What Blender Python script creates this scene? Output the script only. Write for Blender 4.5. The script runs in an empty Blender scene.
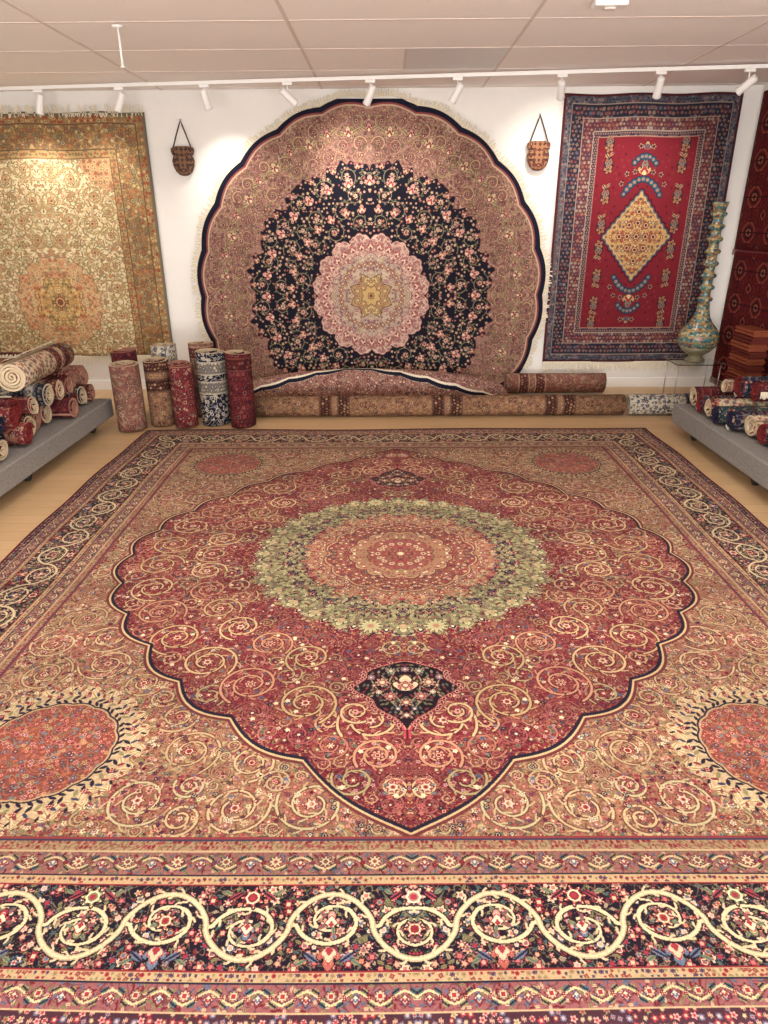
import bpy, math, random, numpy as np
from mathutils import Vector, Matrix
random.seed(5)
rng=np.random.RandomState(7)
scn=bpy.context.scene
try:
    scn.view_settings.view_transform='Standard'
    scn.view_settings.look='None'
except Exception: pass
PI=math.pi
def C(r,g,b): return np.array([r,g,b],np.float32)/255.0

# ------------------------------------------------------------------ pattern painter
class Cv:
    def __init__(s,x0,x1,y0,y1,ppm,col):
        s.W=int(round((x1-x0)*ppm)); s.H=int(round((y1-y0)*ppm)); s.x0=x0; s.y0=y0; s.p=ppm
        s.a=np.empty((s.H,s.W,3),np.float32); s.a[:]=col
        s.X,s.Y=np.meshgrid(x0+(np.arange(s.W)+.5)/ppm, y0+(np.arange(s.H)+.5)/ppm)
        s.full=np.ones((s.H,s.W),bool)
    def polar(s,cx=0,cy=0):
        return np.hypot(s.X-cx,s.Y-cy), np.arctan2(s.X-cx,s.Y-cy)
    def fill(s,m,col): s.a[m]=col
    def blend(s,m,col,f): s.a[m]=s.a[m]*(1-f)+col*f
    def at(s,m,x,y):
        px=int((x-s.x0)*s.p); py=int((y-s.y0)*s.p)
        return 0<=px<s.W and 0<=py<s.H and m[py,px]
    def stamp(s,x,y,t,mask=None):
        px=int((x-s.x0)*s.p); py=int((y-s.y0)*s.p)
        yy=t[0]+py; xx=t[1]+px
        ok=(yy>=0)&(yy<s.H)&(xx>=0)&(xx<s.W)
        yy=yy[ok]; xx=xx[ok]; cc=t[2][ok]
        if mask is not None:
            k=mask[yy,xx]; yy=yy[k]; xx=xx[k]; cc=cc[k]
        s.a[yy,xx]=cc
    def stroke(s,pts,w,col,mask=None):
        pts=np.asarray(pts,float); d=np.hypot(*(np.diff(pts,axis=0).T)); L=np.concatenate([[0],np.cumsum(d)])
        n=max(2,int(L[-1]*s.p/0.6)); q=np.linspace(0,L[-1],n)
        x=(np.interp(q,L,pts[:,0])-s.x0)*s.p; y=(np.interp(q,L,pts[:,1])-s.y0)*s.p
        r=w*s.p/2; k=int(math.ceil(r)); oy,ox=np.mgrid[-k:k+1,-k:k+1]; o=(ox**2+oy**2)<=r*r+.3
        yy=(y.astype(int)[:,None]+oy[o][None,:]).ravel(); xx=(x.astype(int)[:,None]+ox[o][None,:]).ravel()
        ok=(yy>=0)&(yy<s.H)&(xx>=0)&(xx<s.W); yy=yy[ok]; xx=xx[ok]
        if mask is not None:
            k2=mask[yy,xx]; yy=yy[k2]; xx=xx[k2]
        s.a[yy,xx]=col
    def scatter(s,mask,sp,tpls,jit=.35,clip=True,p=1.0):
        ny=int(s.H/s.p/sp)+2; nx=int(s.W/s.p/sp)+2
        for j in range(ny):
            for i in range(nx):
                if rng.rand()>p: continue
                x=s.x0+(i+.5*(j%2)+jit*(rng.rand()-.5)*2)*sp; y=s.y0+(j+jit*(rng.rand()-.5)*2)*sp
                if s.at(mask,x,y): s.stamp(x,y,tpls[rng.randint(len(tpls))],mask if clip else None)
    def vines(s,mask,k,w,col,ph=0.0):
        f=np.sin(k*s.X+1.9*np.sin(k*.63*s.Y+ph))+np.sin(k*1.07*s.Y+1.7*np.sin(k*.71*s.X+1+ph))
        g=np.abs(np.sin(f*2.2))
        s.a[mask&(g<w)]=col
    def pack(s,mask,placed,radii,tries=900,gap=.93):
        out=[]
        ys,xs=np.nonzero(mask)
        for r in radii:
            for _ in range(tries):
                k=rng.randint(len(ys)); x=s.x0+xs[k]/s.p; y=s.y0+ys[k]/s.p
                if x<r*.75 or y<r*.75: continue
                if placed:
                    P=np.array(placed)
                    if np.any(np.hypot(P[:,0]-x,P[:,1]-y)<(P[:,2]+r)*gap): continue
                if not all(s.at(mask,x+dx*r*.8,y+dy*r*.8) for dx,dy in ((1,0),(-1,0),(0,1),(0,-1))): continue
                placed.append((x,y,r)); out.append((x,y,r))
        return out
def flower(r,n,c1,c2,c3,out=None,ph=0.0):
    k=int(math.ceil(r)); oy,ox=np.mgrid[-k:k+1,-k:k+1]; rho=np.hypot(ox,oy); th=np.arctan2(oy,ox)+ph
    lim=r*(.80+.20*np.cos(n*th)); m=rho<=lim+.2
    col=np.empty(rho.shape+(3,),np.float32); col[:]=c1
    if r>9:
        col[(np.cos(n*th)>.93)&(rho>.45*r)]=c2
        col[(rho>.62*r)&(rho<.70*r)]=np.asarray(c1)*.8
    if out is not None: col[rho>lim-max(1.0,r*.13)]=out
    col[rho<.50*r]=c2; col[rho<.36*r]=c3 if r<10 else np.asarray(c1)*.85; col[rho<.22*r]=c3
    return oy[m],ox[m],col[m]
def palmette(r,ang,c1,c2,c3,out):
    k=int(math.ceil(r)); oy,ox=np.mgrid[-k:k+1,-k:k+1]
    u=ox*math.cos(ang)+oy*math.sin(ang)+r*.45; v=-ox*math.sin(ang)+oy*math.cos(ang)
    rho=np.hypot(u,v); th=np.arctan2(v,u); lim=r*1.35*(.86+.14*np.cos(7*th))*np.clip(1.25-np.abs(th)/1.5,0,1)
    m=rho<=lim; col=np.empty(rho.shape+(3,),np.float32); col[:]=c1
    col[np.cos(7*th)<-.75]=out; col[rho>lim-1.3]=out; col[rho<.72*lim]=c2; col[(rho<.70*lim)&(rho>.62*lim)]=c3; col[rho<.34*lim]=c3
    return oy[m],ox[m],col[m]
def leaf(l,w,ang,c1,c2):
    k=int(math.ceil(l)); oy,ox=np.mgrid[-k:k+1,-k:k+1]
    u=ox*math.cos(ang)+oy*math.sin(ang); v=-ox*math.sin(ang)+oy*math.cos(ang)
    m=(np.abs(v)<=w*np.clip(1-(u/l)**2,0,1))&(np.abs(u)<=l)
    col=np.empty(m.shape+(3,),np.float32); col[:]=c1; col[np.abs(v)<w*.3]=c2
    return oy[m],ox[m],col[m]
def fset(cols,rs,n=(5,6,8),cen=None,out=None):
    T=[]
    for c in cols:
        for r in rs:
            c2=cols[rng.randint(len(cols))] if cen is None else cen[rng.randint(len(cen))]
            T.append(flower(r,n[rng.randint(len(n))],c,c2,cols[rng.randint(len(cols))],out,rng.rand()*3))
    return T
def lset(cols,l,w,k=5):
    return [leaf(l,w,rng.rand()*PI,c,c*.7) for c in cols for _ in range(k)]
def spiral(cx,cy,r0,r1,a0,turns,d=1,n=70,ex=1,ey=1):
    t=np.linspace(0,1,n); a=a0+d*2*PI*turns*t; r=r0+(r1-r0)*t**.8
    return np.stack([cx+ex*r*np.cos(a),cy+ey*r*np.sin(a)],1)
def finish(a,amt=.05,desat=.10,gain=1.0):
    h,w,_=a.shape
    n=rng.rand(h,w,1).astype(np.float32)
    g=a.mean(2,keepdims=True)
    a=(a*(1-desat)+g*desat)*gain
    a=a*(1-amt+2*amt*n)
    return np.clip(a,0,1)
def mirror4(q):
    q=np.concatenate([q[:,::-1],q],1)
    return np.concatenate([q[::-1],q],0)
def to_img(name,a):
    h,w,_=a.shape
    o=np.ones((h,w,4),np.float32); o[:,:,:3]=a
    im=bpy.data.images.new(name,w,h); im.pixels.foreach_set(o.ravel()); im.update(); im.pack()
    return im

NAVY=C(32,28,44); NAVY2=C(54,54,80); BLACK=C(24,18,24); CREAM=C(218,198,160); TAN=C(180,146,104); GOLD=C(178,146,94)
RED=C(124,34,42); DRED=C(82,22,32); CRIM=C(142,46,56); ROSE=C(174,98,94); PINK=C(198,142,130); ORNG=C(164,94,66)
OLIVE=C(124,118,80); LOLIVE=C(182,176,126); SAGE=C(150,146,104); BLUE=C(88,98,122); TEAL=C(68,92,92); BROWN=C(104,66,50); MAUVE=C(124,80,86)

def spiral_motif(c,x,y,r,a0,d,line,dark,fl,mask=None,w=.009,turns=1.45,under=None,bits=None,st=None):
    if under is not None:
        R,T=c.polar(x,y); m=R<r*(.90+.08*np.abs(np.sin(5*T)))
        if mask is not None: m&=mask
        c.blend(m,under,.38)
    pts=spiral(x,y,r,r*.28,a0,turns,d); n=len(pts); w=min(w,r*.13)
    c.stroke(pts,w*1.9,dark,mask)
    c.stroke(pts[:n//2],w*1.25,line*.80,mask); c.stroke(pts[n//2:],w*.95,line*.80,mask)
    c.stroke(pts[:n//2],w*.7,line,mask); c.stroke(pts[n//2:],w*.5,line,mask)
    st=st or (4 if r>.07 else 7)
    for i in range(4,n-6,st):
        vx,vy=pts[i][0]-x,pts[i][1]-y; L=math.hypot(vx,vy)+1e-6; e=.17*r
        sg=1 if (i//st)%2 else -.8
        q1=(pts[i][0]+sg*vx/L*e*.6+vy/L*e*.5*d,pts[i][1]+sg*vy/L*e*.6-vx/L*e*.5*d)
        q2=(pts[i][0]+sg*vx/L*e+vy/L*e*1.2*d,pts[i][1]+sg*vy/L*e-vx/L*e*1.2*d)
        c.stroke([pts[i],q1,q2],w*.5,line*.94,mask)
        if bits is not None and (i//st)%2==0:
            c.stamp(pts[i][0]+vx/L*r*.19,pts[i][1]+vy/L*r*.19,bits[rng.randint(len(bits))],mask)
            if L>.6*r: c.stamp(pts[i][0]-vx/L*r*.17,pts[i][1]-vy/L*r*.17,bits[rng.randint(len(bits))],mask)
    c.stamp(x,y,fl,mask)

PP=480; HW,HH,BD=2.10,2.345,.53
def main_rug():
    c=Cv(0,HW-BD,0,HH-BD,PP,C(142,112,84)); A=c.full
    smallmix=fset([CRIM,ROSE,PINK,C(140,58,56),C(150,92,72),OLIVE,MAUVE,BLUE,CREAM,NAVY],(4,5),n=(5,6),cen=[CREAM,RED,GOLD,NAVY])
    c.vines(A,46,.30,C(178,152,110)); c.vines(A,70,.18,C(110,64,58),2.0); c.vines(A,58,.13,C(78,74,66),4.0)
    c.scatter(A,.018,lset([OLIVE,TAN,C(108,60,56),CREAM*.9,OLIVE],5,1.8),.45,p=.7)
    c.scatter(A,.024,fset([CRIM,ROSE,PINK,C(132,54,52),C(142,54,54),C(142,92,72),OLIVE,CREAM,C(146,108,76)],(4,5,6),n=(5,6),cen=[CREAM,RED,GOLD,NAVY2]),.4,p=.8)
    c.scatter(A,.022,fset([NAVY,TEAL,RED,DRED,BLUE],(2,)),.45,p=.75)
    R0_,T0_=c.polar(0,0); al0=np.abs(T0_)
    base=1.365+.43*np.exp(-al0/.25)-.03*np.exp(-((al0-.9)/.2)**2)+.05*np.exp(-((al0-1.62)/.42)**2)
    lobm=R0_>(base+.055)
    cx,cy=1.22,1.46; Rc,Tc=c.polar(cx,cy); fm=lobm&(Rc>.35)
    placed=[]; cl=[C(192,168,126),C(178,154,114),C(164,120,94),C(182,170,128)]
    for (x,y,r) in c.pack(fm,placed,[.115,.10,.085,.07,.055,.045,.035,.028,.022],600,.86):
        k=rng.randint(4)
        spiral_motif(c,x,y,r,rng.rand()*6.28,1 if rng.rand()<.5 else -1,cl[k],C(92,48,44),flower(max(3,int(r*110)),6,[ROSE,CRIM,BLUE,PINK][k],CREAM,RED,DRED),under=[C(138,72,66),C(126,56,56),C(146,104,78),C(118,58,54)][rng.randint(4)],bits=smallmix if r>.04 else None,w=.0072,turns=1.75)
    c.scatter(A,.028,fset([CRIM,PINK,OLIVE,NAVY2,CREAM,NAVY,DRED],(3,4,5),n=(5,)),.45,p=.5)
    # spandrel medallion with lacy cream and navy leafy surround
    R,T=Rc,Tc
    c.blend(R<.30+.022*np.abs(np.sin(11*T)),C(190,170,130),.72)
    for k in range(22):
        a=2*PI*(k+.5)/22+.06*(rng.rand()-.5)
        for q_,(rr,l,w_,tw) in enumerate(((.315,14,4.0,.35),(.325,11,3.2,1.0),(.325,11,3.2,-.8),(.285,12,3.6,.9),(.285,12,3.6,-.9))):
            aa=a+(0,.06,-.06,.09,-.09)[q_]; c.stamp(cx+rr*math.sin(aa),cy+rr*math.cos(aa),leaf(l,w_,PI/2-aa+tw,C(202,182,142),C(150,120,84)))
    for k in range(52):
        a=2*PI*k/52
        for (rr,l,w_,col,tw) in ((.246,7,2.8,NAVY,.8),(.268,8,3.0,NAVY if k%3 else OLIVE,-.7),(.292,7,2.8,NAVY2 if k%2 else C(120,50,52),.6),(.318,6,2.2,C(120,64,58) if k%2 else NAVY,-.5),(.345,6,2.2,OLIVE if k%2 else C(128,60,58),.4)):
            aa=a+rr*.4+.05*(rng.rand()-.5); c.stamp(cx+rr*math.sin(aa),cy+rr*math.cos(aa),leaf(l,w_,PI/2-aa+tw,col,col))
        if k%3==0: c.stamp(cx+.28*math.sin(a),cy+.28*math.cos(a),flower(6,5,ROSE if k%2 else CRIM,CREAM,RED,DRED))
    c.fill(R<.232+.008*np.abs(np.sin(8*T)),NAVY); c.fill(R<.226+.008*np.abs(np.sin(8*T)),C(170,142,106))
    m=R<.219+.008*np.abs(np.sin(8*T)); c.fill(m,C(124,64,54))
    c.vines(m,70,.25,C(156,110,86)); c.scatter(m,.022,fset([CRIM,ORNG,ROSE,OLIVE,BLUE,PINK,TAN,NAVY2],(4,5),cen=[CREAM,RED,NAVY]),.38)
    # big medallion
    R,T=R0_,T0_; al=al0
    lob=base+.050*np.abs(np.sin(T*14))
    for off,col in ((.030,C(100,46,46)),(.018,C(192,166,122)),(.009,NAVY)): c.fill(R<lob+off,col)
    m=R<lob-.005; c.fill(m,C(108,38,46))
    c.vines(m,44,.26,C(148,84,70)); c.vines(m,68,.16,C(66,26,38),3.0); c.vines(m,54,.12,C(162,130,96),5.0)
    c.scatter(m,.018,lset([C(76,24,36),OLIVE,C(168,112,90),CRIM,TAN],5,1.8),.45,p=.6)
    c.scatter(m,.024,fset([CRIM,ROSE,PINK,ORNG,RED,C(146,74,66),MAUVE,C(136,38,48),TAN],(4,5,6),n=(5,6),cen=[CREAM,DRED,GOLD,NAVY2],out=DRED),.4,p=.8)
    c.scatter(m,.022,fset([NAVY2,NAVY,OLIVE,GOLD,NAVY],(2,)),.45,p=.65)
    mixr=fset([PINK,CREAM,ORNG,BLUE,OLIVE,ROSE,NAVY],(4,5),n=(5,),cen=[RED,NAVY,CREAM])
    LN=C(200,168,124); DK=C(66,22,34)
    mm=(R>.82)&(R<lob-.02); placed=[(0,1.14,.19),(0,1.02,.1)]
    circ=[]
    for k in range(8):
        a=(k+.5)*PI/2/8; rr=1.22+.15*math.exp(-a/.25)+.03*math.sin(a); circ.append((rr*math.sin(a),rr*math.cos(a),.125))
    circ.append((.10,1.49,.085)); circ.append((.05,1.63,.045))
    for k in range(9):
        a=(k+.0)*PI/2/8; rr=1.0+.07*math.exp(-a/.25)
        if a>.3: circ.append((rr*math.sin(a),rr*math.cos(a),.10))
    placed+=[(x,y,r*.82) for (x,y,r) in circ]
    extra=c.pack(mm,placed,[.075,.065,.055,.045,.035,.028,.022],700,.84)
    lc=[C(186,146,110),C(166,104,88),C(164,144,104),C(146,78,76)]
    for (x,y,r) in extra:
        k=rng.randint(4)
        spiral_motif(c,x,y,r,rng.rand()*6.28,1 if rng.rand()<.5 else -1,lc[k],DK,flower(max(3,int(r*100)),6,[PINK,CREAM,ROSE,NAVY2][k],RED,CREAM,DRED),m,under=[C(134,42,52),C(100,28,40),C(138,80,66),C(92,32,46)][rng.randint(4)],bits=mixr if r>.04 else None,w=.0072)
    for i,(x,y,r) in enumerate(circ):
        a=math.atan2(x,y)
        spiral_motif(c,x,y,r,a+1.2*(i%2)+.6,1 if i%2 else -1,[LN,C(184,154,110),C(188,136,106)][i%3],DK,flower(13,7,[PINK,ROSE,CREAM][i%3],CREAM if i%3<2 else CRIM,RED,DRED),m,under=[C(130,44,52),C(140,78,64)][i%2],bits=mixr,w=.0085,turns=1.85,st=3)
    # irregular wreath of pale green flower clusters broken by dark blue and red
    nz=.024*np.sin(23*T)+.016*np.sin(41*T+1)+.012*np.sin(67*T)
    l3=.71+.05*np.abs(np.sin(8*T+PI/2))+nz
    g=(R<l3); c.fill(g,C(58,40,52))
    c.vines(g,50,.45,C(112,96,76)); c.vines(g,66,.2,C(36,28,44),1); c.scatter(g,.02,fset([SAGE,NAVY,OLIVE,C(128,44,54),CRIM,NAVY2,C(150,146,110)],(4,5)),.45,p=.95)
    def clump(x,y,s,n):
        c.blend((np.hypot(c.X-x,c.Y-y)<s*.75)&(R<.85),C(124,122,86),.65)
        for _ in range(n):
            aa=rng.rand()*6.28; q=s*rng.rand()**.6
            if rng.rand()<.6: t=leaf(int(6+6*rng.rand()),3,rng.rand()*PI,[SAGE,LOLIVE,C(164,160,116),C(192,184,142)][rng.randint(4)],OLIVE)
            else: t=flower(int(4+5*rng.rand()),6,[SAGE,LOLIVE,C(186,180,140),C(168,160,114)][rng.randint(4)],[C(198,188,148),CRIM,NAVY2][rng.randint(3)],C(150,90,76),C(64,58,50))
            c.stamp(x+q*math.sin(aa),y+q*math.cos(aa),t)
        for _ in range(max(3,n//7)):
            aa=rng.rand()*6.28; q=s*rng.rand(); c.stamp(x+q*math.sin(aa),y+q*math.cos(aa),leaf(6,2.6,rng.rand()*PI,NAVY if _%2 else C(120,40,50),NAVY))
    for k in range(9):
        a=k*PI/16+.03*(rng.rand()-.5); rr=.71+.02*(rng.rand()-.5); clump(rr*math.sin(a),rr*math.cos(a),.080+.012*rng.rand(),44)
    for k in range(8):
        a=(k+.5)*PI/16; clump(.64*math.sin(a),.64*math.cos(a),.050,20)
    for k in range(10):
        a=(k+.3)*PI/18; rr=.545+.02*rng.rand(); clump(rr*math.sin(a),rr*math.cos(a),.046,16)
    for k in range(8):
        a=(k+.5)*PI/16; c.stamp(.75*math.sin(a),.75*math.cos(a),palmette(18,PI/2-a,C(150,54,62),NAVY,CREAM,DRED))
        c.stamp(.60*math.sin(a+.1),.60*math.cos(a+.1),flower(10,6,CRIM,CREAM,NAVY,DRED)); c.stamp(.585*math.sin(a-.09),.585*math.cos(a-.09),flower(8,6,NAVY2,PINK,NAVY,NAVY))
    for k in range(9):
        a=k*PI/16; c.stamp(.715*math.sin(a),.715*math.cos(a),palmette(23,PI/2-a,C(188,182,138),C(154,150,106),C(190,146,118),C(66,58,50)))
    for a in (.2,): c.stamp(.72*math.sin(a),.72*math.cos(a),flower(31,12,C(198,190,144),C(174,168,120),C(166,116,92),C(80,72,54)))
    # tan core with concentric floral bands
    l4=.475+.04*np.abs(np.sin(8*T))+.35*nz; c.fill(R<l4+.006,C(62,42,52)); q=R<l4; c.fill(q,C(152,108,84))
    c.vines(q,60,.3,C(178,144,108)); c.scatter(R<l4+.02,.022,fset([ROSE,CRIM,CREAM,NAVY2,OLIVE,TAN,C(142,60,60)],(4,5,6),n=(5,6)),.42,clip=False)
    for k in range(13):
        a=k*PI/24; c.stamp(.432*math.sin(a),.432*math.cos(a),palmette(13,PI/2-a,[C(180,146,112),CRIM][k%2],C(120,50,54),CREAM,C(80,40,44)))
    for rr,col,n,am in ((.385,C(92,44,52),8,.025),(.379,C(180,150,112),8,.025),(.370,C(132,64,60),8,.025)):
        c.fill(R<rr+am*np.abs(np.sin(n*T)),col)
    q=R<.392; c.scatter(q,.020,fset([ROSE,TAN,CREAM,NAVY2,OLIVE,ORNG],(3,4,5),n=(5,6)),.4,p=.95)
    for k in range(9):
        a=k*PI/16; c.stamp(.318*math.sin(a),.318*math.cos(a),flower(13,8,C(184,152,116),CRIM,CREAM,C(80,36,42)))
    for rr,col,n,am in ((.25,C(84,40,50),8,.03),(.244,C(176,148,110),8,.03),(.235,C(154,116,88),8,.03),(.165,C(80,44,54),6,.02),(.160,C(140,76,68),6,.02)):
        c.fill(R<rr+am*np.abs(np.sin(n*T)),col)
    z=(R<.26); c.scatter(z,.018,fset([CREAM,C(166,100,80),OLIVE,CRIM,MAUVE],(3,4)),.4,p=.95)
    for k in range(5):
        a=k*PI/8; c.stamp(.12*math.sin(a),.12*math.cos(a),flower(11,7,C(180,140,108),CREAM,CRIM,C(90,46,52)))
    c.stamp(0,0,flower(32,8,C(166,126,98),CRIM,CREAM,C(84,46,52)))
    # ornate pendant: dark palmette with floral heart
    yc=1.14; vs=np.linspace(-.17,.22,200)
    def wf(v):
        s=(v+.17)/.39
        b_=.5+.5*math.cos((s-.36)/.64*PI) if s>.36 else math.sin(s/.36*PI/2)
        return .175*b_**.75*(1+.12*math.cos(v*52))
    ws=np.array([wf(v) for v in vs]); wid=np.interp(c.Y-yc,vs,ws,left=0,right=0)
    for off,col in ((.022,DRED),(.016,C(172,66,80)),(.008,C(190,150,116)),(.004,C(60,18,30))): 
        w_=np.interp(c.Y-yc,vs*(1+off*3),ws,left=0,right=0); c.fill(c.X<w_+off*(w_>0),col)
    for i in range(6,196,10): c.stamp(ws[i]+.018,yc+vs[i]*1.04,flower(8 if i%20 else 6,6,C(176,96,100),CREAM,DRED,DRED))
    pm=c.X<wid; c.fill(pm,C(30,20,30))
    for pth in ([(0,1.30),(.05,1.22),(.10,1.16),(.13,1.09)],[(0,1.24),(.05,1.17),(.06,1.09),(.04,1.03)],[(.09,1.16),(.055,1.12),(.09,1.06)]): c.stroke(pth,.005,C(150,136,96),pm)
    c.scatter(pm,.022,lset([OLIVE,C(120,50,58),C(96,104,90),C(160,140,110)],6,2.2),.35,p=.85)
    c.stamp(0,1.12,palmette(34,-PI/2,C(206,188,150),ROSE,CREAM,C(96,40,48)),pm); c.stamp(0,1.12,flower(13,8,CREAM,CRIM,CREAM,DRED),pm)
    for (x,y,r,col) in ((.088,1.10,16,C(202,186,150)),(.058,1.185,14,PINK),(0,1.22,13,C(202,186,150)),(.132,1.07,10,PINK),(.0,1.29,9,ROSE),(.055,1.03,12,LOLIVE),(0,1.02,10,PINK),(.03,1.255,7,BLUE),(.10,1.16,8,CREAM),(.12,1.12,6,ROSE)):
        c.stamp(x,y,flower(r,8,col,CRIM if r>12 else BLUE,CREAM,C(60,26,34)),pm)
    c.stamp(0,1.39,leaf(13,6,PI/2,C(170,60,76),DRED))
    spiral_motif(c,.185,1.27,.065,2.2,-1,LN,DK,flower(7,6,PINK,CREAM,RED),m,under=C(130,40,50),w=.008)
    q=mirror4(c.a)
    hq=q.shape[0]; wq=q.shape[1]; y0=hq//2+int(.93*PP); y1=hq//2+int(1.40*PP); xw=int(.22*PP)
    reg=q[y0:y1,wq//2-xw:wq//2+xw]; dk=reg.mean(2)<.20; reg[dk]=reg[dk]*.55+C(112,50,56)*.45
    # pale tones of the far spandrels are blended towards brown
    top=q[hq//2+int(1.02*PP):]; ys_,xs_=np.mgrid[0:top.shape[0],0:top.shape[1]]
    for sx_ in (-1,1):
        ccx=wq/2+sx_*cx*PP; ccy=(cy-1.02)*PP; rr=np.hypot(xs_-ccx,ys_-ccy)/PP; mk_=(rr>.22)&(rr<.37)&(top.mean(2)>.5)
        top[mk_]=top[mk_]*.55+C(140,104,80)*.45
    def strip(half,nsp):
        s=Cv(0,half,0,BD,PP,DRED); Y=s.Y
        def band(a,b): return (Y>=a)&(Y<b)
        s.fill(band(0,.012),C(98,28,36))
        m=band(.012,.055); s.fill(m,C(64,36,46)); s.scatter(m,.018,fset([CRIM,PINK,OLIVE,BLUE,C(176,150,122)],(3,4)),.2)
        s.fill(band(.055,.059),C(176,150,114))
        def guard(a,b,bg,cols):
            m=band(a,b); s.fill(m,bg); mid=(a+b)/2; h=(b-a); per=h*.95; k=0; x=per*.5
            s.vines(m,70,.22,bg*.72); s.scatter(m,.015,lset([OLIVE,CRIM*.8,BLUE,C(190,164,130)],4,1.6),.4,p=.9)
            V=[(xx,mid+h*.24*math.sin(PI*xx/per)) for xx in np.linspace(0,half,600)]
            s.stroke(V,.0065,bg*.45,m); s.stroke(V,.004,C(196,172,130),m)
            while x<half:
                cc=cols[k%len(cols)]; sg=1 if k%2 else -1
                s.stamp(x,mid+sg*h*.06,palmette(int(h*PP*.34),sg*PI/2,cc,cols[(k+2)%len(cols)],CREAM,DRED) if k%2==0 else flower(int(h*PP*.30),8,cc,CREAM,CRIM,DRED),m)
                for dx in (-1,1): s.stamp(x+dx*per*.36,mid-sg*h*.24,leaf(int(h*PP*.18),3,.6*dx*sg,OLIVE if k%3 else TEAL,NAVY),m)
                s.stamp(x+per*.5,mid,flower(int(h*PP*.13),5,cols[(k+1)%len(cols)],CREAM,RED,DRED),m)
                x+=per; k+=1
        guard(.059,.118,C(130,78,80),[C(84,94,118),C(176,150,122),C(126,48,56),C(136,128,98)])
        s.fill(band(.118,.122),NAVY); s.fill(band(.122,.146),C(168,144,108)); 
        s.scatter(band(.124,.144),.014,fset([RED,NAVY2,OLIVE,CRIM],(2,3)),.2); s.fill(band(.146,.151),RED)
        m=band(.151,.373); s.fill(m,C(28,21,33)); 
        s.vines(m,50,.16,C(92,88,66)); s.vines(m,66,.09,C(132,98,80),3)
        s.scatter(m,.018,lset([OLIVE,C(120,48,54),C(156,140,112),TEAL],5,2),.45,p=.75)
        s.scatter(m,.027,fset([CRIM,ROSE,PINK,C(84,94,120),C(184,166,136),MAUVE,C(142,54,64)],(5,6,7,8),n=(5,6),cen=[CREAM,RED,GOLD],out=BLACK),.42,p=.85)
        sp=half/nsp; mid=.262; CR=C(204,182,144); ax,ay=sp/2,.086
        pal_=[CRIM,C(180,124,118),C(92,102,126),C(158,84,72),C(128,124,88)]
        def vy(x): 
            c_=math.cos(PI*x/sp); return mid-ay*math.copysign(abs(c_)**.60,c_)
        xs_=[]
        for i in range(nsp*2+1):
            pass
        V=[(half*i/1799,vy(half*i/1799)) for i in range(1800)]
        s.stroke(V,.020,BLACK,m)
        for k in range(nsp+1):
            x=k*sp; sg=-1 if k%2==0 else 1
            yc_=mid+sg*.012
            P1=spiral(x,yc_,1.0,.34,0,1.30,-sg,100,ax*.86,.070)
            P1=np.concatenate([[[x+ax*1.02,mid-sg*.012],[x+ax*.95,mid+sg*.004]],P1[2:]])
            for (w_,cc) in ((.0155,BLACK),(.0098,CR*.80),(.0056,CR)):
                s.stroke(P1[:50],w_,cc,m); s.stroke(P1[50:],w_*.8,cc,m)
            for i in range(6,96,7):
                vx,vv=P1[i][0]-x,P1[i][1]-yc_; L=math.hypot(vx,vv)+1e-6; e=(.010+.006*rng.rand())*(1 if (i//7)%2 else -1); dd=-sg
                s.stroke([P1[i],(P1[i][0]+vx/L*e*.7+vv/L*.006*dd,P1[i][1]+vv/L*e*.7-vx/L*.006*dd),(P1[i][0]+vx/L*e+vv/L*.016*dd,P1[i][1]+vv/L*e-vx/L*.016*dd)],.0046,CR*.93,m)
            c1,c2=pal_[k%5],pal_[(k*2+1)%5]
            for q_ in range(5):
                aa=q_*2*PI/5+k*.7; s.stamp(x+.026*math.cos(aa),yc_+.026*math.sin(aa),leaf(7,2.8,aa,OLIVE if q_%2 else C(142,62,64),TEAL),m)
            s.stamp(x,yc_,palmette(16,PI/2*sg,c1,CREAM,CRIM,BLACK) if k%3 else flower(14,7,c1,CREAM,RED,BLACK),m)
            s.stamp(x,mid-sg*.076,palmette(21,-sg*PI/2,c2,C(196,170,140),CRIM,BLACK) if k%2 else flower(17,7,c2,CREAM,CRIM,BLACK),m)
            for q_ in (-1,1):
                s.stamp(x+q_*.044,mid-sg*.080,leaf(11,3.8,q_*.6*sg,C(92,102,126) if k%2 else C(146,54,60),NAVY),m)
                s.stamp(x+q_*.066,mid-sg*.092,leaf(7,3,-q_*.5*sg,OLIVE,TEAL),m)
        s.stroke(V,.0132,CR*.80,m); s.stroke(V,.0078,CR,m)
        for i in range(16,1784,20):
            e=(.012+.006*rng.rand())*(1 if (i//20)%2 else -1); tx=V[i+1][0]-V[i-1][0]; ty=V[i+1][1]-V[i-1][1]; L=math.hypot(tx,ty)+1e-9; nx_,ny_=-ty/L,tx/L
            s.stroke([V[i],(V[i][0]+nx_*e*.7+tx/L*.006,V[i][1]+ny_*e*.7+ty/L*.006),(V[i][0]+nx_*e+tx/L*.015,V[i][1]+ny_*e+ty/L*.015)],.005,CR*.93,m)
        s.fill(band(.373,.378),RED); s.fill(band(.378,.402),C(172,146,108)); s.scatter(band(.380,.400),.014,fset([RED,NAVY2,OLIVE,CRIM],(2,3)),.2)
        s.fill(band(.402,.406),NAVY)
        guard(.406,.478,C(138,90,84),[C(90,100,120),C(178,156,122),C(126,50,58),C(112,114,88)])
        s.fill(band(.478,.483),C(182,158,120)); m=band(.483,.515); s.fill(m,C(156,130,98)); s.vines(m,80,.4,C(128,80,68)); s.scatter(m,.015,fset([RED,OLIVE,CRIM],(2,3)),.2)
        s.fill(band(.515,.520),NAVY2); s.fill(band(.520,.53),C(132,54,56))
        return np.concatenate([s.a[:,::-1],s.a],1)
    Sx=strip(HW,10); Sy=strip(HH,11)
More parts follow.
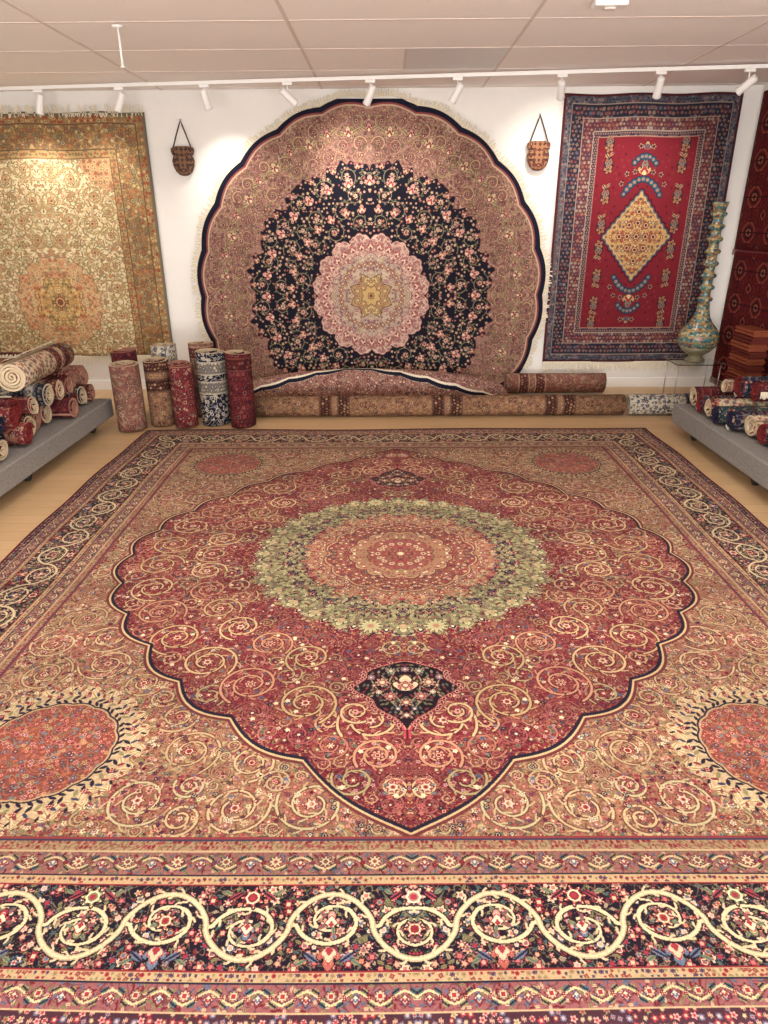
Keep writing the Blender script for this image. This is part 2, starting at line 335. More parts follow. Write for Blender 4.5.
    W=Sx.shape[1]; H=Sy.shape[1]; b=Sx.shape[0]
    F=np.zeros((H,W,3),np.float32)
    F[:b]=Sx; F[-b:]=Sx[::-1]
    yy,xx=np.mgrid[0:H,0:b]; dy=np.minimum(yy,H-1-yy)
    m=xx<dy
    L=F[:,:b]; L[m]=Sy.transpose(1,0,2)[m]
    Rr=F[:,-b:]; SyR=Sy.transpose(1,0,2)[:,::-1]; m2=m[:,::-1]; Rr[m2]=SyR[m2]
    ih,iw=H-2*b,W-2*b
    ys=(np.linspace(0,q.shape[0]-1,ih)).astype(int); xs=(np.linspace(0,q.shape[1]-1,iw)).astype(int)
    F[b:-b,b:-b]=q[ys][:,xs]
    yb=np.linspace(0,1,H)[:,None,None]; 
    F*=1+.04*np.sin(yb*41)+.03*np.sin(yb*97+1)
    return finish(F,.09,.07,.98)

def round_rug():
    c=Cv(0,1.74,0,1.74,360,C(138,104,94)); R,T=c.polar(0,0); A=c.full
    c.vines(A,34,.26,C(168,142,120)); c.vines(A,50,.16,C(108,68,66),2)
    c.scatter(A,.034,fset([C(126,62,62),C(160,104,96),C(184,160,130),C(116,110,84),C(80,62,66),C(160,136,90)],(4,5,6),out=C(88,56,56)),.4)
    ring=(R>1.20)&(R<1.60); placed=[]
    for k in range(13):
        a=k*PI/24; rr=1.43 if k%2 else 1.46; placed.append((rr*math.sin(a),rr*math.cos(a),.055))
    for (x,y,r) in c.pack(ring,placed,[.07,.06,.05,.04,.03],400,.90):
        k=rng.randint(3)
        spiral_motif(c,x,y,r,rng.rand()*6.28,1 if k%2 else -1,[C(176,150,112),C(160,130,104),C(148,136,96)][k],C(84,54,56),flower(max(4,int(r*140)),7,C(136,64,66),C(190,164,136),C(60,50,60),C(80,44,48)),w=.007,under=C(108,66,70))
    c.scatter(ring,.05,fset([C(150,82,80),C(176,148,112),C(84,60,66),C(120,116,86)],(6,7),out=C(70,46,50)),.42,p=.6)
    for k in range(13):
        a=k*PI/24; rr=1.43 if k%2 else 1.46; x,y=rr*math.sin(a),rr*math.cos(a)
        for q_ in (-1,1): c.stamp(x+.05*math.cos(a)*q_,y-.05*math.sin(a)*q_,leaf(16,5,-a+.5*q_,C(150,136,96),C(90,84,66)))
        c.stamp(x,y,palmette(24 if k%2 else 20,PI/2-a,C(178,156,118) if k%2 else C(156,94,90),C(120,56,60),C(200,180,146),C(60,44,52)))
    edge=1.64+.035*np.abs(np.sin(12*T))
    c.fill(R>edge-.03,C(176,154,130)); c.fill(R>edge-.016,C(124,62,62)); c.fill(R>edge,C(26,26,42))
    n1=1.11+.075*np.abs(np.sin(8*T))**.8+.026*np.abs(np.sin(24*T))+.016*np.sin(61*T)+.010*np.sin(97*T)
    m=R<n1+.008; c.fill(m,C(124,78,74)); m=R<n1; c.fill(m,C(25,24,35))
    placed=[]
    for (x,y,r) in c.pack(m&(R>.60),placed,[.10,.08,.06],350,.95):
        d=1 if rng.rand()<.5 else -1; P=spiral(x,y,r,r*.3,rng.rand()*6.28,1.2,d); c.stroke(P,.006,C(120,112,86),m)
        for i in range(5,66,9):
            vx,vy=P[i][0]-x,P[i][1]-y; L=math.hypot(vx,vy)+1e-6; c.stamp(P[i][0]+vx/L*.014,P[i][1]+vy/L*.014,leaf(6,2.2,rng.rand()*PI,C(104,112,86),C(70,76,60)),m)
        c.stamp(x,y,flower(int(r*130),8,[C(180,124,116),C(188,154,140),C(160,92,90),C(190,168,134)][rng.randint(4)],C(196,176,148),C(140,58,62),C(60,36,42)),m)
    c.scatter(m,.042,fset([C(166,112,104),C(180,150,132),C(146,80,80),C(150,128,90)],(4,5,6,7),n=(5,6),cen=[C(194,174,146),C(140,62,66)],out=C(50,34,40)),.42,p=.8)
    for k in range(9):
        a=k*PI/16; c.stamp(1.02*math.sin(a),1.02*math.cos(a),palmette(25,PI/2-a,C(186,138,128),C(146,70,74),C(204,186,156),C(56,30,40)),m)
        c.stamp(1.15*math.sin(a+PI/32),1.15*math.cos(a+PI/32),palmette(17,PI/2-a-PI/32,C(150,96,92),C(186,160,128),C(120,56,60),C(56,30,40)))
        a+=PI/32; c.stamp(.78*math.sin(a),.78*math.cos(a),palmette(22,PI/2-a,C(176,124,112),C(196,174,146),C(140,62,66),C(56,30,40)),m)
    n2=.51+.055*np.abs(np.sin(8*T))+.014*np.abs(np.sin(24*T)); c.fill(R<n2+.014,C(92,48,54)); c.fill(R<n2+.005,C(200,172,152)); m=R<n2; c.fill(m,C(178,144,132))
    c.vines(m,46,.25,C(200,174,156)); c.scatter(m,.030,fset([C(156,90,92),C(168,116,108),C(150,126,106),C(206,186,166),C(120,86,88)],(4,5,6,7),out=C(130,90,88)),.4)
    for k in range(9):
        a=k*PI/16; c.stamp(.455*math.sin(a),.455*math.cos(a),palmette(20,PI/2-a,C(162,96,96),C(204,182,158),C(116,56,62),C(100,56,60)))
    n3=.35+.04*np.abs(np.sin(8*T+1.57)); c.fill(R<n3+.012,C(120,74,74)); c.fill(R<n3+.004,C(204,186,164)); m=R<n3; c.fill(m,C(150,132,122)); c.vines(m,52,.3,C(174,154,136)); c.scatter(m,.026,fset([C(112,80,84),C(182,160,140),C(146,98,98),C(164,148,108)],(4,5)),.4)
    for k in range(9):
        a=k*PI/16; c.stamp(.30*math.sin(a),.30*math.cos(a),flower(11,8,C(178,150,112),C(130,64,66),C(204,184,150),C(96,66,66)))
    n4=.15+.065*(1-np.abs(((T*8/PI)%2)-1)); c.fill(R<n4+.008,C(86,58,56)); m=R<n4; c.fill(m,C(158,134,94)); c.vines(m,64,.3,C(112,84,60)); c.scatter(m,.020,fset([C(112,78,58),C(140,70,62),C(190,170,122)],(3,4)),.38)
    n5=.07+.03*(1-np.abs(((T*8/PI)%2)-1)); c.fill(R<n5+.006,C(84,56,50)); c.fill(R<n5,C(176,148,98)); c.stamp(0,0,flower(14,8,C(116,70,58),C(184,158,108),C(86,50,46)))
    return finish(mirror4(c.a),.06,.03)

def left_rug():
    c=Cv(0,1.075,0,1.66,300,C(212,196,158)); A=c.full
    c.vines(A,26,.18,C(180,156,114)); c.vines(A,44,.14,C(148,142,108),2)
    c.scatter(A,.026,lset([C(142,136,100),C(178,146,106),C(160,118,88),C(132,124,90)],6,2),.45,p=.7)
    c.scatter(A,.05,fset([C(180,140,98),C(166,112,82),C(188,148,112),C(134,132,104),C(208,190,150)],(5,6,8),out=C(146,118,86)),.4,p=.75)
    pl=[]; msk=(c.polar()[0]>.5)&(c.X<.68)&(c.Y<1.28)
    for i,(x,y,r) in enumerate(c.pack(msk,pl,[.11,.09,.07,.05],300,.97)):
        spiral_motif(c,x,y,r,i*1.3,1 if i%2 else -1,C(152,128,86),C(200,178,136),flower(max(6,int(r*110)),8,C(170,110,82),C(204,178,130),C(110,94,74),C(130,100,70)),w=.008)
    R,T=c.polar(0,0)
    n=.38+.05*np.abs(np.sin(8*T))+.01*np.sin(29*T); c.fill(R<n+.010,C(146,114,84)); m=R<n; c.fill(m,C(186,144,104)); c.vines(m,50,.3,C(202,176,132)); c.scatter(m,.032,fset([C(164,100,72),C(200,178,134),C(132,122,92),C(178,118,86)],(4,5,6)),.4)
    n=.20+.06*(1-np.abs(((T*8/PI)%2)-1)); c.fill(R<n+.008,C(126,98,72)); m=R<n; c.fill(m,C(184,144,88)); c.scatter(m,.028,fset([C(150,80,58),C(200,178,126),C(116,104,76)],(4,5)),.38)
    c.stamp(0,0,flower(24,8,C(150,84,62),C(194,168,116),C(116,76,56),C(104,76,56)))
    dx=1.075-c.X; dy=1.66-c.Y; d=np.minimum(dx,dy)
    def band(a,b): return (d>=a)&(d<b)
    c.fill(band(0,.03),C(112,104,88))
    m=band(.03,.09); c.fill(m,C(152,108,70)); c.scatter(m,.03,fset([C(186,162,116),C(112,106,80),C(136,70,52)],(4,5)),.2)
    c.fill(band(.09,.10),C(94,78,62))
    m=band(.10,.30); c.fill(m,C(146,114,74)); c.vines(m,34,.3,C(176,148,102)); c.scatter(m,.042,fset([C(118,114,84),C(166,112,78),C(186,164,118),C(138,78,58),C(106,104,90)],(6,7,9),out=C(100,82,58)),.38)
    c.fill(band(.30,.31),C(94,78,62)); m=band(.31,.37); c.fill(m,C(164,134,90)); c.scatter(m,.03,fset([C(148,80,58),C(114,106,78)],(4,5)),.2); c.fill(band(.37,.38),C(118,92,66))
    R,T=c.polar(.70,1.28); m=(R<.26+.03*np.abs(np.sin(6*T)))&(d>.38); c.fill(m,C(186,146,106)); c.scatter(m,.036,fset([C(158,94,70),C(200,176,134),C(130,122,92)],(5,6)),.38)
    return finish(mirror4(c.a),.06,.03)

def right_rug():
    c=Cv(0,.80,0,1.195,330,C(106,28,38)); A=c.full
    dx=.80-c.X; dy=1.195-c.Y; d=np.minimum(dx,dy)
    def band(a,b): return (d>=a)&(d<b)
    c.scatter(A,.055,fset([C(84,20,30),C(128,56,56)],(3,4),n=(4,)),.2,p=.6)
    NV=C(36,42,60); TE=C(56,78,96); GO=C(162,130,88)
    def boteh(x,y):
        c.stamp(x,y,flower(23,2,C(144,86,64),NV,GO,C(50,28,36),PI/2)); c.stamp(x,y-.035,flower(16,5,GO,C(126,50,50),NV,C(50,28,36)))
        c.stamp(x,y+.014,flower(10,4,C(60,76,90),GO,RED)); c.stamp(x+.018,y+.078,leaf(10,5,.9,GO,NV)); c.stamp(x-.016,y+.09,leaf(9,4,-.6,GO,NV))
    for (x,y) in ((.34,.62),(.35,.10),(.34,.36),(.35,.80)): boteh(x,y)
    u=c.X; y=c.Y
    def cloud(pts,rs):
        for off,col in ((.010,NV),(.0,TE)):
            for (px,py),r in zip(pts,rs): c.fill(np.hypot(u-px,y-py)<r+off,col)
        for (px,py),r in zip(pts,rs): c.fill(np.hypot(u-px,y-py)<r*.5,GO)
        for (px,py),r in zip(pts,rs): c.fill(np.hypot(u-px,y-py)<r*.25,C(130,50,50))
    cloud([(.0,.50),(.04,.493),(.08,.472),(.115,.445),(.145,.41),(.17,.37)],[.022,.022,.023,.024,.024,.020])
    cloud([(.0,.69),(.035,.685),(.07,.665),(.10,.635)],[.022,.020,.020,.020])
    c.stamp(0,.575,palmette(30,PI/2,GO,C(130,50,50),C(190,166,122),NV)); c.stamp(0,.635,flower(12,6,TE,GO,CRIM,NV)); c.stamp(0,.765,palmette(18,PI/2,GO,TE,C(130,50,50),NV))
    for (x_,y_) in ((.085,.56),(.06,.77),(.20,.46),(.16,.54)): c.stamp(x_,y_,flower(9,5,GO,C(130,50,50),NV,NV))
    s=u/.31+y/.38; zz=.06*(np.abs(((u/.31-y/.38)*8)%2-1))
    c.fill(s<1.12+zz,C(70,16,28)); c.fill(s<1.06+zz,C(64,78,94)); c.fill(s<1.0+zz,C(170,138,90)); dm=s<.98
    c.vines(dm,44,.22,C(134,96,66)); c.scatter(dm,.042,fset([C(130,54,50),C(104,88,62),C(64,78,88),C(188,164,120),C(146,76,58)],(5,6,7),n=(5,6),out=C(96,60,46)),.25,p=.95)
    for (x_,y_) in ((0,0),(.0,.12),(.09,.0),(0,.22),(.165,0),(.08,.10)): c.stamp(x_,y_,flower(13,6,C(134,54,52),C(188,164,120),NV,C(80,40,36)))
    c.fill(band(0,.02),C(82,38,42))
    m=band(.02,.075); c.fill(m,C(76,76,86)); c.scatter(m,.024,fset([C(116,60,60),C(134,128,118),NV,C(60,60,72)],(3,4),n=(4,)),.1)
    c.fill(band(.075,.083),C(138,122,110))
    m=band(.083,.185); c.fill(m,C(38,38,50)); c.scatter(m,.036,fset([C(116,54,54),C(128,114,102),C(74,84,102),C(122,80,64)],(4,5,6),n=(4,6)),.12)
    c.fill(band(.185,.194),C(138,122,110))
    m=band(.194,.29); c.fill(m,C(84,44,52)); c.scatter(m,.034,fset([C(136,120,106),C(54,58,78),C(130,80,68)],(4,5,6),n=(4,8)),.12)
    c.fill(band(.29,.300),C(144,128,114)); m=band(.300,.338); c.fill(m,C(44,42,56)); c.scatter(m,.022,fset([C(126,68,64),C(138,124,110)],(3,)),.05)
    c.fill(band(.338,.346),C(144,112,98))
    return finish(mirror4(c.a),.06,.03)

def generic(bg,cols,line,seed,geo=False):
    c=Cv(0,1,0,1,320,bg); A=c.full
    c.vines(A,2*PI*5,.22,line,seed)
    c.scatter(A,.04,fset(cols,(4,5,6),n=(4,) if geo else (5,6,8)),.1 if geo else .38)
    for y0 in (.08,.92):
        m=np.abs(c.Y-y0)<.05; c.fill(m,cols[0]*.6); c.scatter(m,.03,fset(cols,(3,4)),.15)
        c.fill(np.abs(np.abs(c.Y-y0)-.05)<.006,line)
    return finish(c.a,.06,.12)
def bokhara():
    c=Cv(0,.4,0,.3,400,C(96,24,28)); A=c.full
    c.scatter(A,.02,fset([C(70,20,26),C(126,44,40),C(60,24,34)],(2,3)),.3)
    R=np.maximum(np.abs(c.X-.2)/1.25,np.abs(c.Y-.15)); O=np.maximum(R,(np.abs(c.X-.2)/1.25+np.abs(c.Y-.15))*.72)
    for r,col in ((.10,C(40,18,26)),(.092,C(136,60,48)),(.07,C(96,24,28)),(.05,C(36,18,26)),(.035,C(150,92,72)),(.018,C(90,22,26))): c.fill(O<r,col)
    for x in (0,.4):
        for y in (0,.3):
            o=np.abs(c.X-x)+np.abs(c.Y-y); c.fill(o<.07,C(40,18,26)); c.fill(o<.055,C(140,64,50)); c.fill(o<.03,C(60,18,26))
    c.fill((np.abs(c.Y-.15)<.004)|(np.abs(c.X-.2)<.004),C(50,18,24))
    return finish(c.a,.08)

# ------------------------------------------------------------------ materials
def principled(name,col=(.8,.8,.8),rough=.6,metal=0,spec=.5):
    m=bpy.data.materials.new(name); m.use_nodes=True; b=m.node_tree.nodes['Principled BSDF']
    b.inputs['Base Color'].default_value=(*col,1); b.inputs['Roughness'].default_value=rough; b.inputs['Metallic'].default_value=metal
    b.inputs['Specular IOR Level'].default_value=spec
    return m
def lin(c): 
    c=np.asarray(c,float); return tuple(np.where(c<=.04045,c/12.92,((c+.055)/1.055)**2.4))
def sc(r,g,b): return lin((r/255,g/255,b/255))
def noisy(m,scale=40,amt=.12,bump=.1):
    nt=m.node_tree; b=nt.nodes['Principled BSDF']; col=b.inputs['Base Color'].default_value[:]
    tc=nt.nodes.new('ShaderNodeTexCoord'); n=nt.nodes.new('ShaderNodeTexNoise'); n.inputs['Scale'].default_value=scale; n.inputs['Detail'].default_value=4
    nt.links.new(tc.outputs['Object'],n.inputs['Vector'])
    mr=nt.nodes.new('ShaderNodeMapRange'); mr.inputs['To Min'].default_value=1-amt; mr.inputs['To Max'].default_value=1+amt
    nt.links.new(n.outputs['Fac'],mr.inputs['Value'])
    vm=nt.nodes.new('ShaderNodeVectorMath'); vm.operation='SCALE'; vm.inputs[0].default_value=col[:3]
    nt.links.new(mr.outputs['Result'],vm.inputs['Scale']); nt.links.new(vm.outputs['Vector'],b.inputs['Base Color'])
    if bump>0:
        bp=nt.nodes.new('ShaderNodeBump'); bp.inputs['Strength'].default_value=bump; bp.inputs['Distance'].default_value=.004
        nt.links.new(n.outputs['Fac'],bp.inputs['Height']); nt.links.new(bp.outputs['Normal'],b.inputs['Normal'])
    return m
def img_mat(name,a,bump=.25,scale=(1,1,1),bright=1.0):
    im=to_img(name,a); m=bpy.data.materials.new(name); m.use_nodes=True; nt=m.node_tree; b=nt.nodes['Principled BSDF']
    b.inputs['Roughness'].default_value=.95; b.inputs['Specular IOR Level'].default_value=.12
    uv=nt.nodes.new('ShaderNodeTexCoord'); mp=nt.nodes.new('ShaderNodeMapping'); mp.inputs['Scale'].default_value=scale
    t=nt.nodes.new('ShaderNodeTexImage'); t.image=im
    nt.links.new(uv.outputs['UV'],mp.inputs['Vector']); nt.links.new(mp.outputs['Vector'],t.inputs['Vector'])
    n=nt.nodes.new('ShaderNodeTexNoise'); n.inputs['Scale'].default_value=6; nt.links.new(uv.outputs['Object'],n.inputs['Vector'])
    mr=nt.nodes.new('ShaderNodeMapRange'); mr.inputs['To Min'].default_value=.9*bright; mr.inputs['To Max'].default_value=1.1*bright
    nt.links.new(n.outputs['Fac'],mr.inputs['Value'])
    vm=nt.nodes.new('ShaderNodeVectorMath'); vm.operation='SCALE'; nt.links.new(t.outputs['Color'],vm.inputs[0]); nt.links.new(mr.outputs['Result'],vm.inputs['Scale'])
    nt.links.new(vm.outputs['Vector'],b.inputs['Base Color'])
    n2=nt.nodes.new('ShaderNodeTexNoise'); n2.inputs['Scale'].default_value=350; nt.links.new(uv.outputs['Object'],n2.inputs['Vector'])
    bp=nt.nodes.new('ShaderNodeBump'); bp.inputs['Strength'].default_value=bump; bp.inputs['Distance'].default_value=.003
    nt.links.new(n2.outputs['Fac'],bp.inputs['Height']); nt.links.new(bp.outputs['Normal'],b.inputs['Normal'])
    return m

M_main=img_mat('medallion_carpet_pile',main_rug())
M_round=img_mat('round_carpet_pile',round_rug())
M_left=img_mat('cream_carpet_pile',left_rug())
M_right=img_mat('tribal_carpet_pile',right_rug())
M_bok=img_mat('dark_red_geometric_pile',bokhara(),scale=(2.5,3.33,1))
G={}
G['red']=img_mat('red_floral_pile',generic(C(104,34,38),[C(132,60,58),C(40,36,50),C(160,130,104),C(80,26,32)],C(136,90,74),0))
G['darkred']=img_mat('dark_red_pile',generic(C(84,26,32),[C(108,40,42),C(30,28,42),C(126,72,62),C(70,22,28)],C(100,52,48),1,True))
G['navy']=img_mat('navy_pile',generic(C(30,32,48),[C(110,42,44),C(160,136,108),C(56,64,90),C(86,86,98)],C(100,92,90),2))
G['creamnavy']=img_mat('black_cream_pile',generic(C(24,26,40),[C(176,164,142),C(70,76,104),C(60,64,90),C(184,172,150)],C(160,150,132),3))
G['cream']=img_mat('cream_pile',generic(C(184,164,134),[C(130,56,54),C(160,106,82),C(80,80,92),C(112,104,80)],C(146,98,76),4))
G['brown']=img_mat('brown_lattice_pile',generic(C(130,96,70),[C(100,56,48),C(160,128,94),C(76,54,46),C(146,106,78)],C(90,64,52),5,True))
G['rose']=img_mat('rose_brown_pile',generic(C(120,80,68),[C(138,70,64),C(168,138,110),C(80,48,50),C(104,88,74)],C(154,120,98),6))
G['whiteblack']=img_mat('white_black_pile',generic(C(176,168,150),[C(56,58,74),C(104,102,104),C(146,132,112),C(70,70,84)],C(86,84,92),7))
G['teal']=img_mat('teal_pile',generic(C(34,58,62),[C(112,44,46),C(160,138,110),C(32,42,58)],C(104,98,84),8))
def edge_mat(name,col): return noisy(principled(name,col,.95,spec=.1),120,.25,.3)
EDG={'cream':edge_mat('woven_cream_backing',sc(192,174,146)),'red':edge_mat('woven_red_backing',sc(116,44,44)),'navy':edge_mat('woven_navy_backing',sc(40,40,58)),'pink':edge_mat('woven_pink_backing',sc(158,116,100))}
M_fr=noisy(principled('cotton_fringe',sc(216,206,184),.95,spec=.1),90,.2,.3)
M_redbind=noisy(principled('red_binding_wool',sc(104,30,36),.95,spec=.1),90,.2,.3)
M_wall=noisy(principled('white_wall_paint',sc(230,228,224),.85,spec=.2),14,.02,.03)
M_ceil=noisy(principled('mineral_fibre_tile',sc(252,246,242),.95,spec=.1),60,.02,.06)
M_bar=principled('ceiling_grid_metal',sc(224,212,204),.6)
M_white=principled('white_powder_coat',sc(240,240,238),.4)
M_grey=noisy(principled('grey_felt_carpet',sc(132,128,124),.95,spec=.1),130,.6,.4)
M_blk=principled('black_rubber',(.015,.015,.015),.5)
M_steel=principled('brushed_steel',(.55,.55,.56),.3,1)
M_cord=principled('dark_cord',sc(60,44,38),.9)
M_lens=bpy.data.materials.new('lit_lamp_lens'); M_lens.use_nodes=True
_b=M_lens.node_tree.nodes['Principled BSDF']; _b.inputs['Emission Color'].default_value=(1,.9,.75,1); _b.inputs['Emission Strength'].default_value=6
M_floor=bpy.data.materials.new('light_oak_planks'); M_floor.use_nodes=True
nt=M_floor.node_tree; b=nt.nodes['Principled BSDF']; b.inputs['Roughness'].default_value=.42
tc=nt.nodes.new('ShaderNodeTexCoord'); mp=nt.nodes.new('ShaderNodeMapping'); 
br=nt.nodes.new('ShaderNodeTexBrick'); br.inputs['Scale'].default_value=1; br.inputs['Brick Width'].default_value=1.2; br.inputs['Row Height'].default_value=.12
br.inputs['Mortar Size'].default_value=.0015; br.inputs['Color1'].default_value=(*sc(210,176,134),1); br.inputs['Color2'].default_value=(*sc(200,166,124),1); br.inputs['Mortar'].default_value=(*sc(166,130,92),1)
nt.links.new(tc.outputs['Object'],mp.inputs['Vector']); nt.links.new(mp.outputs['Vector'],br.inputs['Vector'])
n=nt.nodes.new('ShaderNodeTexNoise'); mp2=nt.nodes.new('ShaderNodeMapping'); mp2.inputs['Scale'].default_value=(2,30,2); n.inputs['Scale'].default_value=3; n.inputs['Detail'].default_value=6
nt.links.new(tc.outputs['Object'],mp2.inputs['Vector']); nt.links.new(mp2.outputs['Vector'],n.inputs['Vector'])
mx=nt.nodes.new('ShaderNodeMix'); mx.data_type='RGBA'; mx.blend_type='MULTIPLY'; mx.inputs['Factor'].default_value=.2
nt.links.new(br.outputs['Color'],mx.inputs['A']); nt.links.new(n.outputs['Fac'],mx.inputs['B']); nt.links.new(mx.outputs['Result'],b.inputs['Base Color'])
M_vase=bpy.data.materials.new('painted_enamel_glaze'); M_vase.use_nodes=True
nt=M_vase.node_tree; b=nt.nodes['Principled BSDF']; b.inputs['Roughness'].default_value=.25
tc=nt.nodes.new('ShaderNodeTexCoord'); v=nt.nodes.new('ShaderNodeTexVoronoi'); v.inputs['Scale'].default_value=44
nt.links.new(tc.outputs['Object'],v.inputs['Vector']); cr=nt.nodes.new('ShaderNodeValToRGB'); cr.color_ramp.interpolation='CONSTANT'
sx=nt.nodes.new('ShaderNodeSeparateColor'); nt.links.new(v.outputs['Color'],sx.inputs['Color']); nt.links.new(sx.outputs['Red'],cr.inputs['Fac'])
E=cr.color_ramp.elements; E[0].color=(*sc(70,112,116),1); E[1].position=.32; E[1].color=(*sc(160,140,92),1)
for p_,c_ in ((.5,sc(54,86,104)),(.64,sc(130,76,62)),(.72,sc(92,126,120)),(.86,sc(176,164,128))):
    e=E.new(p_); e.color=(*c_,1)
w=nt.nodes.new('ShaderNodeTexWave'); w.bands_direction='Z'; w.inputs['Scale'].default_value=5.5; nt.links.new(tc.outputs['Object'],w.inputs['Vector'])
gt=nt.nodes.new('ShaderNodeMath'); gt.operation='GREATER_THAN'; gt.inputs[1].default_value=.90; nt.links.new(w.outputs['Fac'],gt.inputs[0])
mx=nt.nodes.new('ShaderNodeMix'); mx.data_type='RGBA'; nt.links.new(gt.outputs[0],mx.inputs['Factor']); nt.links.new(cr.outputs['Color'],mx.inputs['A']); mx.inputs['B'].default_value=(*sc(150,126,78),1)
nt.links.new(mx.outputs['Result'],b.inputs['Base Color'])
M_glass=principled('clear_acrylic',(.95,.98,.97),.03); M_glass.node_tree.nodes['Principled BSDF'].inputs['Transmission Weight'].default_value=1.0; M_glass.node_tree.nodes['Principled BSDF'].inputs['IOR'].default_value=1.15
def bagmat(name,cols):
    M=bpy.data.materials.new(name); M.use_nodes=True
    nt=M.node_tree; b=nt.nodes['Principled BSDF']; b.inputs['Roughness'].default_value=.9
    tc=nt.nodes.new('ShaderNodeTexCoord'); ck=nt.nodes.new('ShaderNodeTexVoronoi'); ck.distance='MANHATTAN'; ck.inputs['Scale'].default_value=26; ck.inputs['Randomness'].default_value=.1
    cr=nt.nodes.new('ShaderNodeValToRGB'); cr.color_ramp.interpolation='CONSTANT'; nt.links.new(tc.outputs['Object'],ck.inputs['Vector']); nt.links.new(ck.outputs['Distance'],cr.inputs['Fac'])
    E=cr.color_ramp.elements; E[0].color=(*cols[0],1); E[1].position=.25; E[1].color=(*cols[1],1)
    e=E.new(.5); e.color=(*cols[2],1); e=E.new(.75); e.color=(*cols[3],1)
    nt.links.new(cr.outputs['Color'],b.inputs['Base Color']); return M
M_bag=bagmat('dark_woven_kilim',[sc(140,116,92),sc(84,46,42),sc(48,40,40),sc(116,84,62)])
M_bag2=bagmat('red_woven_kilim',[sc(170,136,98),sc(124,52,42),sc(56,42,40),sc(150,104,74)])

# ------------------------------------------------------------------ mesh helpers
def tag(o,label=None,cat=None,kind=None,group=None):
    if label: o['label']=label
    if cat: o['category']=cat
    if kind: o['kind']=kind
    if group: o['group']=group
def mk(name,verts,faces,mats,parent=None,uvs=None,midx=None,smooth=False,loc=None,label=None,cat=None,kind=None,group=None):
    me=bpy.data.meshes.new(name); me.from_pydata([tuple(v) for v in verts],[],faces)
    for m in (mats if isinstance(mats,(list,tuple)) else [mats]): me.materials.append(m)
    if uvs is not None:
        l=me.uv_layers.new(name='UVMap'); vi=np.empty(len(me.loops),int); me.loops.foreach_get('vertex_index',vi)
        l.data.foreach_set('uv',np.asarray(uvs,np.float32)[vi].ravel())
    if midx is not None: me.polygons.foreach_set('material_index',midx)
    if smooth: me.polygons.foreach_set('use_smooth',[True]*len(me.polygons))
    me.update()
    o=bpy.data.objects.new(name,me); scn.collection.objects.link(o)
    if loc is not None: o.location=loc
    if parent: o.parent=parent
    tag(o,label,cat,kind,group); return o
def empty(name,loc,label,cat,group=None):
    e=bpy.data.objects.new(name,None); e.empty_display_size=.1; e.location=loc; scn.collection.objects.link(e); tag(e,label,cat,None,group); return e
def box_data(x0,x1,y0,y1,z0,z1):
    v=[(x,y,z) for z in (z0,z1) for y in (y0,y1) for x in (x0,x1)]
    f=[(0,2,3,1),(4,5,7,6),(0,1,5,4),(2,6,7,3),(0,4,6,2),(1,3,7,5)]
    return v,f
def box(name,x0,x1,y0,y1,z0,z1,mat,bevel=0,**k):
    v,f=box_data(x0,x1,y0,y1,z0,z1); o=mk(name,v,f,mat,**k)
    if bevel:
        md=o.modifiers.new('b','BEVEL'); md.width=bevel; md.segments=3
    return o
def lathe(name,prof,mat,n=32,**k):
    V=[];F=[]
    for z,r in prof:
        for i in range(n):
            a=2*PI*i/n; V.append((r*math.cos(a),r*math.sin(a),z))
    for j in range(len(prof)-1):
        for i in range(n):
            a=j*n+i; b2=j*n+(i+1)%n; F.append((a,b2,b2+n,a+n))
    F.append(tuple(reversed(range(n)))); F.append(tuple(range((len(prof)-1)*n,len(prof)*n)))
    return mk(name,V,F,mat,smooth=True,**k)
def tube(name,pts,r,mat,n=8,**k):
    V=[];F=[]
    pts=[Vector(p) for p in pts]
    for i,p in enumerate(pts):
        t=(pts[min(i+1,len(pts)-1)]-pts[max(i-1,0)]).normalized()
        s=t.cross(Vector((0,1,0))) 
        if s.length<.05: s=t.cross(Vector((1,0,0)))
        s.normalize(); u=s.cross(t)
        for j in range(n):
            a=2*PI*j/n; V.append(p+s*math.cos(a)*r+u*math.sin(a)*r)
    for i in range(len(pts)-1):
        for j in range(n):
            a=i*n+j;b2=i*n+(j+1)%n; F.append((a,b2,b2+n,a+n))
    F.append(tuple(reversed(range(n)))); F.append(tuple(range((len(pts)-1)*n,len(pts)*n)))
    return mk(name,V,F,mat,smooth=True,**k)

